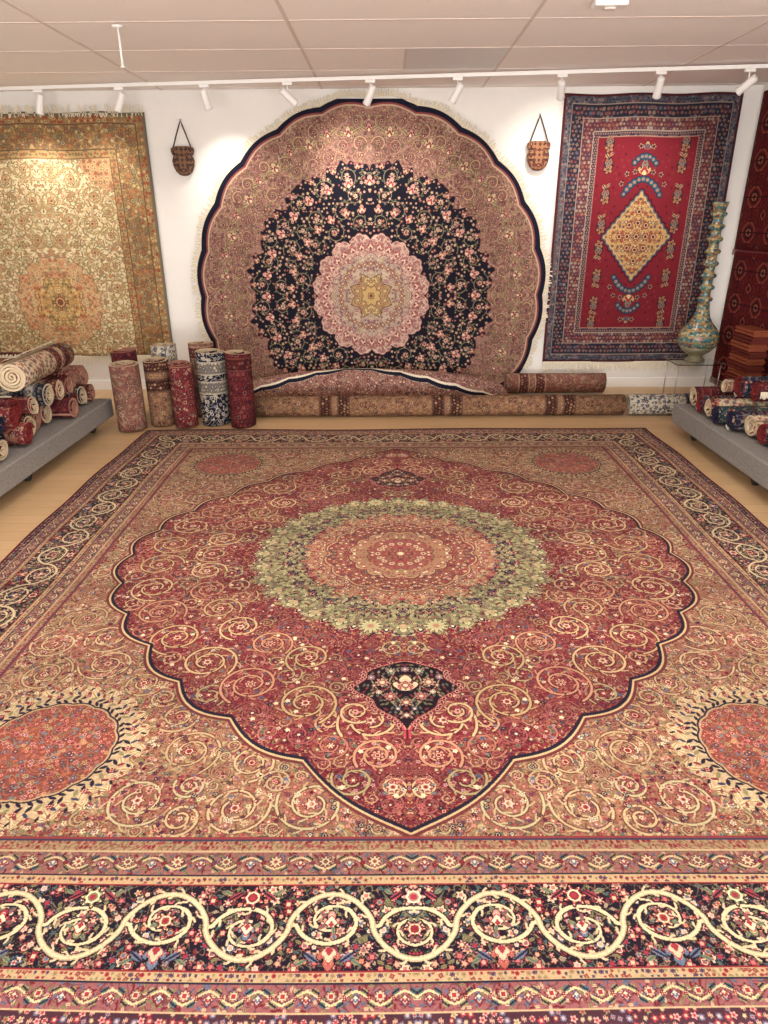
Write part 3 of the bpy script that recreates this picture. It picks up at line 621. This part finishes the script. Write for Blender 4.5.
def rug_roll(base,axis,L,r,mat,edge,label,turns=4.2,ri=.014,seam=0.0,group=None,fringe=False,name='rolled_rug'):
    """spiral ribbon extruded along its axis; origin at base end centre"""
    N=int(turns*22); pitch=(r-ri)/turns; th=pitch*.76
    V=[];UV=[];F=[];MI=[]
    axis=Vector(axis).normalized(); q=axis.to_track_quat('Z','Y')
    nl=6; s=0; rows=[]; offu=random.random(); offv=random.random(); squash=random.uniform(.0,.07); sa=random.random()*3
    for i in range(N+1):
        ph=2*PI*turns*i/N; ro=ri+pitch*ph/(2*PI); rin=max(ro-th,.003); a=seam+ph-2*PI*turns
        if i: s+=2*PI*ro/N*turns
        row=[]; wob=1-squash*(.5+.5*math.cos(2*(a-sa)))+.008*math.sin(3*a+offu*6)
        for k in range(nl):
            z=L*k/(nl-1)
            if k in (0,nl-1): z+= (-1 if k==0 else 1)*.009*math.sin(ph*.7+offu*9)
            for rr in (ro*wob,rin*wob):
                row.append(len(V)); V.append((rr*math.cos(a),rr*math.sin(a),z)); UV.append((s+offu,z+offv))
        rows.append(row)
    for i in range(N):
        A,B=rows[i],rows[i+1]
        for k in range(nl-1):
            F.append((A[2*k],B[2*k],B[2*k+2],A[2*k+2])); MI.append(0)
            F.append((A[2*k+1],A[2*k+3],B[2*k+3],B[2*k+1])); MI.append(1)
        F.append((A[0],A[1],B[1],B[0])); MI.append(1)
        F.append((A[-2],B[-2],B[-1],A[-1])); MI.append(1)
    A=rows[-1]
    for k in range(nl-1): F.append((A[2*k],A[2*k+1],A[2*k+3],A[2*k+2])); MI.append(1)
    o=mk(name,V,F,[mat,edge],uvs=UV,midx=MI,smooth=False,label=label,cat='rug',group=group)
    o.data.polygons.foreach_set('use_smooth',[m==0 for m in MI])
    o.rotation_mode='QUATERNION'; o.rotation_quaternion=q; o.location=base
    if fringe:
        FV=[];FF=[]; n=int(L/.012)
        for i in range(n):
            z0=L*i/n; z1=z0+L/n*.85; da=.045/r*(.8+.4*random.random()); b0=len(FV); sm=seam+(.14+.25*(z0/L if fringe=='diag' else 0))*math.sin(z0*3)
            for a,rr in ((sm-.03,r*1.008+.003),(sm+da*.5,r*1.008+.004),(sm+da,r+.002)):
                jz=(random.random()-.5)*.010 if a==sm+da else 0
                FV+= [(rr*math.cos(a),rr*math.sin(a),z0+jz),(rr*math.cos(a),rr*math.sin(a),z1+jz)]
            FF+=[(b0,b0+1,b0+3,b0+2),(b0+2,b0+3,b0+5,b0+4)]
        mk('fringe',FV,FF,M_fr,parent=o,label='cream cotton fringe')
    return o

# ------------------------------------------------------------------ room
YB=7.2; XL=-4.6; XR=3.37; YF=-2.8; ZC=2.72
box('floor',XL,XR,YF,YB,-.1,0,M_floor,kind='structure')
box('ceiling',XL,XR,YF,YB,ZC,ZC+.1,M_ceil,kind='structure')
box('wall_back',XL-.1,XR+.1,YB,YB+.12,-.1,ZC+.1,M_wall,kind='structure')
box('wall_left',XL-.12,XL,YF,YB,-.1,ZC+.1,M_wall,kind='structure')
box('wall_right',XR,XR+.12,YF,YB,-.1,ZC+.1,M_wall,kind='structure')
box('wall_front',XL-.1,XR+.1,YF-.12,YF,-.1,ZC+.1,M_wall,kind='structure')
box('baseboard_back',XL,XR,YB-.018,YB,0,.10,M_white,kind='structure',bevel=.003)
V=[];F=[]
def addbox(*a):
    v,f=box_data(*a); o=len(V); V.extend(v); F.extend([tuple(i+o for i in q) for q in f])
x=-.59-1.44*2
while x<XR:
    if x>XL: addbox(x-.010,x+.010,YF,YB,ZC-.003,ZC)
    x+=1.44
y=6.36-.75*12
while y<YB:
    if y>YF: addbox(XL,XR,y-.010,y+.010,ZC-.0025,ZC)
    y+=.75
addbox(.13-.010,.13+.010,5.61,6.36,ZC-.003,ZC)
mk('trim_1',V,F,M_bar,kind='structure')
V=[];F=[]; addbox(.14,.84,5.625,6.345,ZC-.002,ZC)
mk('trim_2',V,F,principled('grey_diffuser',sc(226,226,226),.5),kind='structure')

# ------------------------------------------------------------------ main rug
cx,cy=.06,3.275; nx,ny=90,100; V=[];UV=[];F=[];MI=[]
def rugpt(u,v,z):
    x=cx+(u-.5)*2*HW; y=cy+(v-.5)*2*HH
    x+=.012*math.sin(v*9+1)*(abs(u-.5)*2)**2*(1 if u>.5 else -1)+.006*math.sin(v*31)*(abs(u-.5)*2)**6
    y+=.010*math.sin(u*11)*(abs(v-.5)*2)**4
    return (x,y,z+(.0025*math.sin(u*14+v*9)*math.sin(v*17) + .0025 if z>.004 else 0))
for j in range(ny+1):
    for i in range(nx+1):
        V.append(rugpt(i/nx,j/ny,.012)); UV.append((i/nx,j/ny))
nb=len(V)
for j in range(ny):
    for i in range(nx):
        a=j*(nx+1)+i; F.append((a,a+1,a+nx+2,a+nx+1)); MI.append(0)
per=[(i,0) for i in range(nx)]+[(nx,j) for j in range(ny)]+[(i,ny) for i in range(nx,0,-1)]+[(0,j) for j in range(ny,0,-1)]
for (i,j) in per:
    p=V[j*(nx+1)+i]; V.append((p[0]+.006*((i==nx)-(i==0)),p[1]+.006*((j==ny)-(j==0)),.001)); UV.append((i/nx,j/ny))
n=len(per)
for k in range(n):
    i,j=per[k]; i2,j2=per[(k+1)%n]
    F.append((nb+k,nb+(k+1)%n,j2*(nx+1)+i2,j*(nx+1)+i)); MI.append(1)
F.append(tuple(nb+k for k in range(n-1,-1,-1))); MI.append(1)
big=mk('area_rug',V,F,[M_main,M_redbind],uvs=UV,midx=MI,label='huge red floral medallion carpet with navy scroll border on oak floor',cat='rug')
big.data.polygons.foreach_set('use_smooth',[m==0 for m in MI])
for ys,sg in ((1,1),(0,-1)):
    FV=[];FF=[]
    for k in range(520):
        u=(k+.5)/520; p=rugpt(u,ys,0); l=.018+.010*random.random(); w_=.0028; dx=(random.random()-.5)*.012; b0=len(FV)
        y0=p[1]+sg*.004
        FV+=[(p[0]-w_,y0,.006),(p[0]+w_,y0,.006),(p[0]+w_+dx,y0+sg*l,.002),(p[0]-w_+dx,y0+sg*l,.002)]; FF.append((b0,b0+1,b0+2,b0+3))
    mk('fringe',FV,FF,M_redbind,parent=big,label='short red wool fringe')

# ------------------------------------------------------------------ round rug
RX,RZ=-.17,.935; R0=1.73
def redge(th): return R0*(.984+.016*abs(math.sin(12*th))+.003*math.sin(5*th+1))
V=[];UV=[];F=[]
ztop=RZ+R0*.984-.002; zb=.16; nr=90; nc=90
for j in range(nr+1):
    z=zb+(ztop-zb)*(1-(1-j/nr)**1.6) if j<nr else ztop
    dz=z-RZ; c=math.sqrt(max(R0*R0*.97-dz*dz,0))
    for _ in range(4):
        th=math.atan2(c,dz); c=math.sqrt(max(redge(th)**2-dz*dz,1e-6))
    for i in range(nc+1):
        s=-1+2*i/nc; x=RX+c*s
        yy=YB-.035-.012*math.sin(x*5.3+1)*math.sin(z*2.1)-.010*max(0,(1.6-z))*(1+math.sin(x*3.1))
        V.append((x,yy,z)); UV.append((.5+(x-RX)/(3.48*R0/1.72),.5+dz/(3.48*R0/1.72)))
low=[]
for j in range(6):
    t=(j+1)/6; z=zb-(zb-.02)*math.sin(t*PI/2); y=-.07*(1-math.cos(t*PI/2)); row=[]
    for i in range(nc+1):
        v=V[i]; row.append(len(V)); V.append((v[0],v[1]+y,z)); UV.append((UV[i][0],UV[i][1]-.05*(j+1)/3.48*1.6))
    low.append(row)
for j in range(nr):
    for i in range(nc):
        a=j*(nc+1)+i; F.append((a,a+1,a+nc+2,a+nc+1))
up=list(range(nc+1))
for row in low:
    for i in range(nc): F.append((row[i],row[i+1],up[i+1],up[i]))
    up=row
rr_=empty('round_rug',(RX,YB-.05,0),'round pink and navy floral rug hung on white wall','rug')
bd=mk('rug_body',[(v[0]-RX,v[1]-YB+.05,v[2]) for v in V],F,[M_round],uvs=UV,smooth=True,parent=rr_)
md=bd.modifiers.new('s','SOLIDIFY'); md.thickness=.008; md.offset=-1
FV=[];FF=[]; NF=900
for k in range(NF):
    th=-PI+2*PI*(k+.5)/NF; r=redge(th)-.006; z=RZ+r*math.cos(th)
    if z<.22: continue
    l=.035+.035*random.random(); th2=th+(random.random()-.5)*.03; w_=.0055/r
    if RZ+(r+l)*math.cos(th2)>ZC-.012: l=max(.008,(ZC-.012-RZ)/math.cos(th2)-r)
    b0=len(FV)
    for rr,t_,dy in ((r,th-w_,-.004),(r,th+w_,-.004),(r+l,th2+w_*.8,.0),(r+l,th2-w_*.8,.0)):
        x=rr*math.sin(t_); zz=RZ+rr*math.cos(t_)
        yy=.015-.012*math.sin((RX+x)*5.3+1)*math.sin(zz*2.1)-.010*max(0,1.6-zz)*(1+math.sin((RX+x)*3.1))
        FV.append((x,yy-.002+dy*.2-.004,zz))
    FF.append((b0,b0+1,b0+2,b0+3))
mk('fringe',FV,FF,M_fr,parent=rr_,label='cream cotton fringe')
cv=Cv(0,2.6,0,.9,240,C(140,104,94)); cv.vines(cv.full,36,.28,C(172,140,120)); cv.scatter(cv.full,.036,fset([C(130,60,58),C(166,108,98),C(186,160,134),C(60,50,60)],(4,5),out=C(96,58,56)),.4)
for off,wd,col in ((.0,.075,C(214,202,180)),(.012,.045,C(26,26,42)),):
    f=.20+.30*np.abs(cv.X-1.15)/1.3+off+.02*np.abs(np.sin(cv.X*12))
    cv.fill(np.abs(cv.Y-f)<wd/2,col)
M_lens_roll=img_mat('round_carpet_rolled_end',finish(cv.a))
V=[];UV=[];F=[]; na=28; nlx=50; x0,x1=-1.50,1.16
for j in range(nlx+1):
    t=j/nlx; x=x0+(x1-x0)*t; r=.040+.108*math.sqrt(max(0,1-(2*t-1)**2))
    for i in range(na):
        a=2*PI*i/na; V.append((x-RX,6.70+.03*math.sin(t*5)+1.05*r*math.cos(a)-(YB-.05),r*1.0+.004+r*math.sin(a))); UV.append((t,i/na))
for j in range(nlx):
    for i in range(na):
        a=j*na+i;b2=j*na+(i+1)%na; F.append((a,a+na,b2+na,b2))
F.append(tuple(range(na))); F.append(tuple(range(nlx*na+na-1,nlx*na-1,-1)))
mk('rolled_hem',V,F,[M_lens_roll],uvs=UV,smooth=True,parent=rr_,label='rolled lower edge with navy border and cream fringe')

# ------------------------------------------------------------------ hung rectangular rugs
def hung(xc,hw,zc,hh,z0,z1,mat,label,y=YB,fr=(True,True)):
    nx,nz=40,50; V=[];UV=[];F=[]
    e=empty('wall_rug',(xc,y-.02,z0),label,'rug'); xa=xc-hw
    for j in range(nz+1):
        for i in range(nx+1):
            x=xa+(xc+hw-xa)*i/nx; z=z0+(z1-z0)*j/nz
            yy=-.012-.010*math.sin(x*6+z)*(1-(z-z0)/(z1-z0)); zo=.006*math.sin(x*9)*(j/nz)
            V.append((x-xc,yy,z-z0+zo)); UV.append((.5+(x-xc)/(2*hw),.5+(z-zc)/(2*hh)))
    for j in range(nz):
        for i in range(nx):
            a=j*(nx+1)+i; F.append((a,a+1,a+nx+2,a+nx+1))
    o=mk('rug_body',V,F,mat,uvs=UV,smooth=True,parent=e); md=o.modifiers.new('s','SOLIDIFY'); md.thickness=.008; md.offset=-1
    for top in (True,False):
        if not fr[0 if top else 1]: continue
        FV=[];FF=[]
        n=int((xc+hw-xa)/.008)
        for k in range(n):
            x=xa-xc+(k+.5)*.008; zz=(z1-z0)-.006 if top else 0; l=.05+.05*random.random(); dx=(random.random()-.5)*.04; b0=len(FV)
            if top:
                sgn=1 if random.random()<.6 else -.6
                FV+=[(x-.004,-.024,zz-.004),(x+.004,-.024,zz-.004),(x+.004+dx,-.036,zz+l*.7*sgn),(x-.004+dx,-.036,zz+l*.7*sgn)]
            else: FV+=[(x-.004,-.014,zz+.004),(x+.004,-.014,zz+.004),(x+.004+dx,-.02,zz-l),(x-.004+dx,-.02,zz-l)]
            FF.append((b0,b0+1,b0+2,b0+3))
        mk('fringe',FV,FF,M_fr,parent=e,label='cream cotton fringe')
    return e
hung(-3.285,1.075,.89,1.66,.36,2.55,M_left,'cream and gold floral rug hanging on white wall')
hung(2.39,.80,1.465,1.195,.27,2.66,M_right,'red tribal rug with tan diamond on white wall',fr=(False,True))
def side_rug(y0,y1,z0,z1,label,mat=M_bok):
    e=empty('wall_rug',(XR-.02,(y0+y1)/2,z0),label,'rug'); V=[];UV=[];F=[]; n=24
    for j in range(n+1):
        for i in range(n+1):
            y=y1-(y1-y0)*i/n; z=(z1-z0)*j/n
            V.append((-.012-.008*math.sin(y*9+z*2),y-(y0+y1)/2,z)); UV.append((i/n*(y1-y0),z))
    for j in range(n):
        for i in range(n):
            a=j*(n+1)+i; F.append((a,a+1,a+n+2,a+n+1))
    o=mk('rug_body',V,F,mat,uvs=UV,smooth=True,parent=e); md=o.modifiers.new('s','SOLIDIFY'); md.thickness=.008; md.offset=-1
    FV=[];FF=[]
    for k in range(int((y1-y0)/.012)):
        y=y0-(y0+y1)/2+(k+.5)*.012; b0=len(FV); FV+=[(-.03,y-.005,.004),(-.03,y+.005,.004),(-.035,y+.004,-.05),(-.035,y-.004,-.05)]; FF.append((b0,b0+1,b0+2,b0+3))
    mk('fringe',FV,FF,M_redbind,parent=e,label='dark red wool fringe')
side_rug(5.75,7.12,1.35,2.66,'dark red geometric rug hanging on side wall')
side_rug(5.75,7.12,.12,1.33,'dark red geometric rug hanging below another rug')
side_rug(4.2,5.7,.3,2.66,'long dark red geometric rug hung on side wall')

# ------------------------------------------------------------------ hanging pouches
def pouch(x,z,label,mat):
    e=empty('woven_pouch',(x,YB-.06,z),label,'wall hanging',group='woven pouches on the wall')
    prof=[(0,.020),(.008,.045),(.03,.072),(.07,.092),(.11,.100),(.140,.090),(.150,.082),(.157,.094),(.18,.104),(.205,.100),(.217,.076)]
    o=lathe('pouch_body',prof,mat,24,parent=e); o.scale=(1.05,.5,1.12)
    tube('cord',[(-.09,0,.19),(-.08,.0,.24),(-.048,.01,.33),(-.014,.025,.42),(0,.032,.455),(.014,.025,.42),(.048,.01,.33),(.08,.0,.24),(.09,0,.19)],.006,M_cord,parent=e)
    lathe('hook',[(.45,.008),(.47,.008)],M_steel,10,parent=e).location=(0,.04,0)
pouch(-1.89,2.02,'dark woven pouch with cord hanging on wall',M_bag)
pouch(1.385,2.04,'red and tan woven pouch with cord hanging on wall',M_bag2)

# ------------------------------------------------------------------ track lighting
def ry(x): return 6.85-.112*(x+3.37)
ang=math.atan(-.112)
V,F=box_data(-3.6,3.3,-.016,.016,-.026,0)
rail=mk('lighting_track',V,F,M_white,label='long white track rail under the ceiling',cat='light track'); rail.location=(-.25,ry(-.25),ZC-.020); rail.rotation_euler=(0,0,ang)
SP=[(-2.98,-.5,1.3,20),(-2.26,-.9,1.1,20),(-1.52,.15,1.6,16),(-.82,1.0,1.7,20),(-.14,-.6,1.4,20),(.56,-.7,1.4,20),(1.37,.2,1.9,16),(2.11,.15,1.5,22),(2.76,-.8,1.7,22)]
for k,(x,ox,az,en) in enumerate(SP):
    y=ry(x); e=empty('track_spotlight',(x,y,ZC-.046),'white cylinder spotlight mounted on the ceiling track','spotlight',group='track spotlights')
    box('adapter',-.040,.040,-.014,.014,-.022,0,M_white,.003,parent=e)
    tube('stem',[(0,0,-.02),(0,0,-.070)],.006,M_white,parent=e)
    piv=Vector((0,0,-.10)); d=(Vector((x+ox,YB,az))-Vector((x,y,ZC-.147))).normalized()
    h=lathe('lamp_head',[(-.072,.016),(-.068,.025),(-.06,.029),(.07,.031),(.082,.034),(.084,.031),(.074,.028)],M_white,24,parent=e)
    h.location=piv; h.rotation_mode='QUATERNION'; h.rotation_quaternion=d.to_track_quat('Z','Y')
    lathe('lens',[(.0745,.027),(.077,.027)],M_lens,20,parent=h)
    L=bpy.data.lights.new('spot','SPOT'); L.energy=en*2.1; L.spot_size=1.8; L.spot_blend=1.0; L.shadow_soft_size=.04; L.color=(1,.91,.80)
    lo=bpy.data.objects.new('spot_light',L); scn.collection.objects.link(lo); lo.parent=e
    lo.location=piv+d*.12; lo.rotation_mode='QUATERNION'; lo.rotation_quaternion=d.to_track_quat('-Z','Y')
e=empty('sprinkler',(-1.62,4.95,ZC),'slim white sprinkler pendant dropping from ceiling','sprinkler')
lathe('escutcheon',[(-.012,.02),(-.006,.035),(0,.036)],M_white,20,parent=e)
tube('drop_pipe',[(0,0,0),(0,0,-.20)],.007,M_white,parent=e)
lathe('deflector',[(-.215,.018),(-.212,.018),(-.205,.008),(-.19,.009)],M_white,16,parent=e)
e=empty('smoke_detector',(1.20,4.50,ZC),'small white detector box on ceiling tile','detector')
box('housing',-.09,.09,-.05,.05,-.035,0,M_white,.008,parent=e)
box('sensor_cap',-.03,.03,-.02,.02,-.045,-.035,M_bar,.003,parent=e)

# ------------------------------------------------------------------ floor rolls near the wall
rug_roll((-1.22,6.07,.104),(1,0,0),3.32,.10,G['brown'],EDG['pink'],'long brown and tan rolled rug lying on oak floor',turns=4,seam=-1.2)
rug_roll((1.18,6.91,.112),(1,-.01,0),.98,.108,G['rose'],EDG['pink'],'rose brown rolled rug lying against the white wall',turns=4,seam=-2)
rug_roll((2.14,6.07,.104),(1,0.0,0),.64,.10,G['whiteblack'],EDG['cream'],'white and black patterned rolled rug on oak floor',turns=4,seam=-2)
up=[(-2.185,5.68,.132,.555,'rose','cream','red brown rug rolled and standing upright',True,-1.75),
    (-1.965,5.82,.118,.56,'brown','cream','brown patterned rug rolled and standing upright',False,-1.2),
    (-1.745,5.765,.110,.54,'red','pink','red rug rolled and standing upright',False,-1.2),
    (-1.510,5.86,.141,.62,'creamnavy','cream','navy and cream rug rolled and standing upright',True,-1.0),
    (-1.262,5.79,.120,.62,'darkred','cream','dark red rug with cream fringe rolled standing upright','diag',-1.75),
    (-1.98,6.11,.130,.63,'whiteblack','cream','cream and grey rug rolled standing behind others',False,-1.2),
    (-1.66,6.15,.125,.64,'rose','cream','rose brown rug rolled standing behind others',False,-1.2),
    (-2.30,6.02,.120,.60,'darkred','pink','dark red rug rolled standing behind others',False,-1.2)]
for (x,y,r,h,g,e_,l_,fr,sm_) in up:
    rug_roll((x,y,.008),(.0,.0,1),h,r,G[g],EDG[e_],l_,turns=4,seam=sm_,group='upright rug rolls',fringe=fr)

# ------------------------------------------------------------------ low carts
def cart(x0,x1,y0,y1,z0,z1,label):
    e=empty('low_platform_cart',((x0+x1)/2,(y0+y1)/2,0),label,'cart',group='low platform carts')
    cxx,cyy=(x0+x1)/2,(y0+y1)/2
    box('deck',x0-cxx,x1-cxx,y0-cyy,y1-cyy,z0,z1,M_grey,.012,parent=e)
    for sx in (x0+.12,x1-.12):
        for sy in (y0+.2,cyy+.1,y1-.2):
            c=empty('caster',(sx-cxx,sy-cyy,0),None,None); c.parent=e
            box('fork',-.022,.022,-.03,.03,.055,z0,M_steel,.003,parent=c)
            w_=lathe('wheel',[(-.017,.030),(-.013,.038),(.013,.038),(.017,.030)],M_blk,20,parent=c); w_.rotation_euler=(0,PI/2,0); w_.location=(0,0,.038)
    return e
cart(-3.75,-2.36,2.9,5.78,.10,.25,'long grey carpeted cart loaded with rolled rugs')
cart(2.31,3.30,2.9,5.50,.10,.25,'grey carpeted cart with rolled rugs by side wall')
NM={'darkred':'dark red','navy':'navy blue','red':'red floral','cream':'cream','rose':'rose brown','teal':'teal','brown':'brown','whiteblack':'white and black','creamnavy':'black and cream'}
def lab(g,t): return NM[g]+' rolled rug lying '+t
def rest(a,b,r):
    (y1,z1,r1),(y2,z2,r2)=a,b; R1=r1+r+.002; R2=r2+r+.002; dx,dz=y2-y1,z2-z1; d=math.hypot(dx,dz)
    t=(R1*R1-R2*R2+d*d)/(2*d); h2=R1*R1-t*t
    if h2<=1e-5: return None
    h=math.sqrt(h2); ux,uz=dx/d,dz/d
    return (y1+ux*t-uz*h, z1+uz*t+ux*h, r)
def pile(sgn,xf,y0,y1,zt,rows,lens,group,text,rr,var=.06):
    prev=None; allp=[]
    for ri_,row in enumerate(rows):
        cur=[]
        if ri_==0:
            y=y0; i=0
            while True:
                r=rr*random.uniform(1-var,1+var)
                if y+2*r>y1: break
                cur.append(((y+r,zt+r+.004,r),row[i%len(row)])); y+=2*r+.006; i+=1
            allp+=[c_[0] for c_ in cur]
        else:
            for k in range(len(prev)-1):
                if abs(prev[k+1][0][0]-prev[k][0][0])>3.2*rr: continue
                c_=row(k,prev[k][0][0])
                if c_ is None: continue
                r=rr*random.uniform(1-var,1+var); p=None
                for _ in range(14):
                    p=rest(prev[k][0],prev[k+1][0],r)
                    if p and all(math.hypot(p[0]-q[0],p[1]-q[1])>=p[2]+q[2]+.001 for q in allp): break
                    r*=.97; p=None
                if p: cur.append((p,c_)); allp.append(p)
        for (y,z,r),(g,e_) in cur:
            off=random.random()*.15; x0=xf(ri_,y)
            rug_roll((x0+sgn*off,y,z),(sgn,0,0),lens[ri_]*random.uniform(.88,.98)-.5*abs(x0-xf(ri_,0)),r*.985,G[g],EDG[e_],lab(g,text),turns=random.choice([2.8,3.4,4.3]),seam=random.random()*6,group=group,fringe=random.random()<.3)
        prev=cur
W1=[('darkred','red'),('navy','red'),('red','navy'),('darkred','cream'),('navy','navy'),('red','red'),('darkred','navy'),('teal','red')]
W2=[('cream','cream'),('rose','pink'),('red','cream'),('darkred','pink'),('navy','red'),('whiteblack','cream'),('red','pink'),('darkred','red')]
P1=[W1[i%8] for i in range(6)]+[W2[i%8] for i in range(14)]
def r2(k,y): return W1[(k*3+1)%8] if y<4.4 else W2[(k*3)%8]
def r3(k,y): return W1[(k*5+2)%8] if (y<4.6 or k%2) else W2[(k*3+1)%8]
def xl(ri_,y):
    if ri_==0: return -2.385
    if ri_==1: return -2.42
    return -2.72 if 4.30<y<5.50 else -2.50
random.seed(12)
pile(-1,xl,3.50,5.75,.25,[P1,r2,r3],[1.12,1.08,.98],'rolled rugs on the long cart','in pile on long grey cart',.084,.09)
rug_roll((-2.475,4.50,.702),(-.05,1,.0),.86,.108,G['cream'],EDG['cream'],'thick cream and red rolled rug on top of pile',turns=4.5,seam=1.0,fringe=True,group='rolled rugs on the long cart')
PR=[('darkred','navy'),('red','red'),('teal','navy'),('darkred','red'),('navy','red'),('cream','cream'),('navy','navy'),('teal','navy'),('cream','cream'),('navy','red'),('darkred','cream')]
def q2(k,y): return None if y<4.75 else [('brown','red'),('rose','pink'),('darkred','red'),('navy','red'),('rose','cream')][k%5]
def xr(ri_,y): return 2.33 if ri_==0 else 2.52
pile(1,xr,3.6,5.47,.25,[PR,q2],[.82,.70],'rolled rugs on the side cart','on grey cart by side wall',.082,.09)

# ------------------------------------------------------------------ vase on stand
sx,sy=2.98,6.78
e=empty('display_stand',(sx,sy,0),'clear acrylic display stand with slim metal legs','stand')
box('stand_top',-.22,.22,-.16,.16,.331,.34,M_glass,.002,parent=e)
for a in (-1,1):
    for b_ in (-1,1):
        tube('leg',[(a*.20,b_*.14,0),(a*.20,b_*.14,.331)],.005,M_steel,parent=e)
prof=[(0,.085),(.015,.095),(.03,.09),(.045,.062),(.065,.068),(.10,.12),(.15,.168),(.21,.19),(.27,.182),(.32,.15),(.37,.105),(.42,.076),(.48,.060),(.54,.052)]
z=.56; 
while z<1.30:
    prof+=[(z,.046),(z+.010,.064),(z+.024,.072),(z+.038,.064),(z+.048,.046),(z+.06,.043),(z+.085,.043)]; z+=.105
prof+=[(1.32,.046),(1.37,.056),(1.40,.066),(1.42,.072)]
e=empty('tall_vase',(sx,sy,.341),'tall teal and gold painted long-neck vase on clear stand','vase')
lathe('vase_body',prof[6:14],M_vase,40,parent=e)
lathe('foot',prof[:7],noisy(principled('gilt_enamel',sc(120,116,92),.35),30,.3,0),40,parent=e)
lathe('neck',prof[13:],M_vase,32,parent=e)

# ------------------------------------------------------------------ folded orange rugs
def folded(x0,x1,y0,y1,z,h,mat,label):
    t=h/4*.86; levels=[h*(i+.5)/4 for i in range(4)]
    path=[]; xl,xr=0.03,(x1-x0)-.03
    for i,zz in enumerate(levels):
        a,b_=(xr,xl) if i%2==0 else (xl,xr)
        path.append((a,zz)); path.append((b_,zz))
        if i<3:
            zc=(levels[i]+levels[i+1])/2; rr=(levels[i+1]-levels[i])/2; sgn=-1 if i%2==0 else 1
            for s in range(1,6):
                an=-PI/2+PI*s/6; path.append((b_+sgn*rr*math.cos(an),zc+rr*math.sin(an)))
    V=[];F=[]
    for k,(x,zz) in enumerate(path):
        a=Vector(path[max(k-1,0)]);b_=Vector(path[min(k+1,len(path)-1)]); tt=(b_-a).normalized(); nn=Vector((-tt.y,tt.x))*t/2
        for sg in (1,-1):
            for yy in (0,y1-y0): V.append((x+nn.x*sg,yy,zz+nn.y*sg))
    for k in range(len(path)-1):
        a=4*k;b_=a+4
        F+=[(a,a+1,b_+1,b_),(a+2,b_+2,b_+3,a+3),(a,b_,b_+2,a+2),(a+1,a+3,b_+3,b_+1)]
    F+=[(0,2,3,1),(4*len(path)-4,4*len(path)-3,4*len(path)-1,4*len(path)-2)]
    o=mk('folded_rug',V,F,[mat],label=label,cat='rug',group='folded rugs stacked by the side wall'); o.location=(x0,y0,z); return o
M_or=noisy(principled('orange_red_wool',sc(140,76,54),.95,spec=.1),60,.3,.3)
M_or2=noisy(principled('rust_wool',sc(104,48,42),.95,spec=.1),60,.3,.3)
for i in range(12):
    folded(3.12+.01*(i%3),3.33,6.10+.01*(i%2),6.45,.002+i*.061,.058,M_or if i%2 else M_or2,'rust orange folded rug in stack by side wall')

# ------------------------------------------------------------------ lights
def area(loc,rot,sx_,sy_,en,col=(1,.96,.91)):
    L=bpy.data.lights.new('area_lamp','AREA'); L.shape='RECTANGLE'; L.size=sx_; L.size_y=sy_; L.energy=en; L.color=col
    o=bpy.data.objects.new('area_light',L); scn.collection.objects.link(o); o.location=loc; o.rotation_euler=rot
area((-1.3,3.3,ZC-.03),(0,0,0),1.2,.6,27)
area((1.4,3.3,ZC-.03),(0,0,0),1.2,.6,27)
area((0,.8,ZC-.03),(0,0,0),2.4,.6,14)
area((0,-2.5,1.0),(math.radians(124),0,0),5.5,2.0,560,(1,.98,.97))  # added unseen uplight behind the camera to brighten the ceiling
w=bpy.data.worlds.new('w'); scn.world=w; w.use_nodes=True; w.node_tree.nodes['Background'].inputs[0].default_value=(.9,.92,1,1); w.node_tree.nodes['Background'].inputs[1].default_value=.5

# ------------------------------------------------------------------ camera
cam=bpy.data.cameras.new('camera'); co=bpy.data.objects.new('camera',cam); scn.collection.objects.link(co)
cam.sensor_width=36; cam.sensor_fit='AUTO'; cam.lens=690/1024*36; cam.clip_start=.05
co.matrix_world=Matrix.Translation((0,0,1.65))@Matrix.Rotation(.008,4,'Z')@Matrix.Rotation(math.radians(90-23.1),4,'X')@Matrix.Rotation(math.radians(-.4),4,'Z')
scn.camera=co
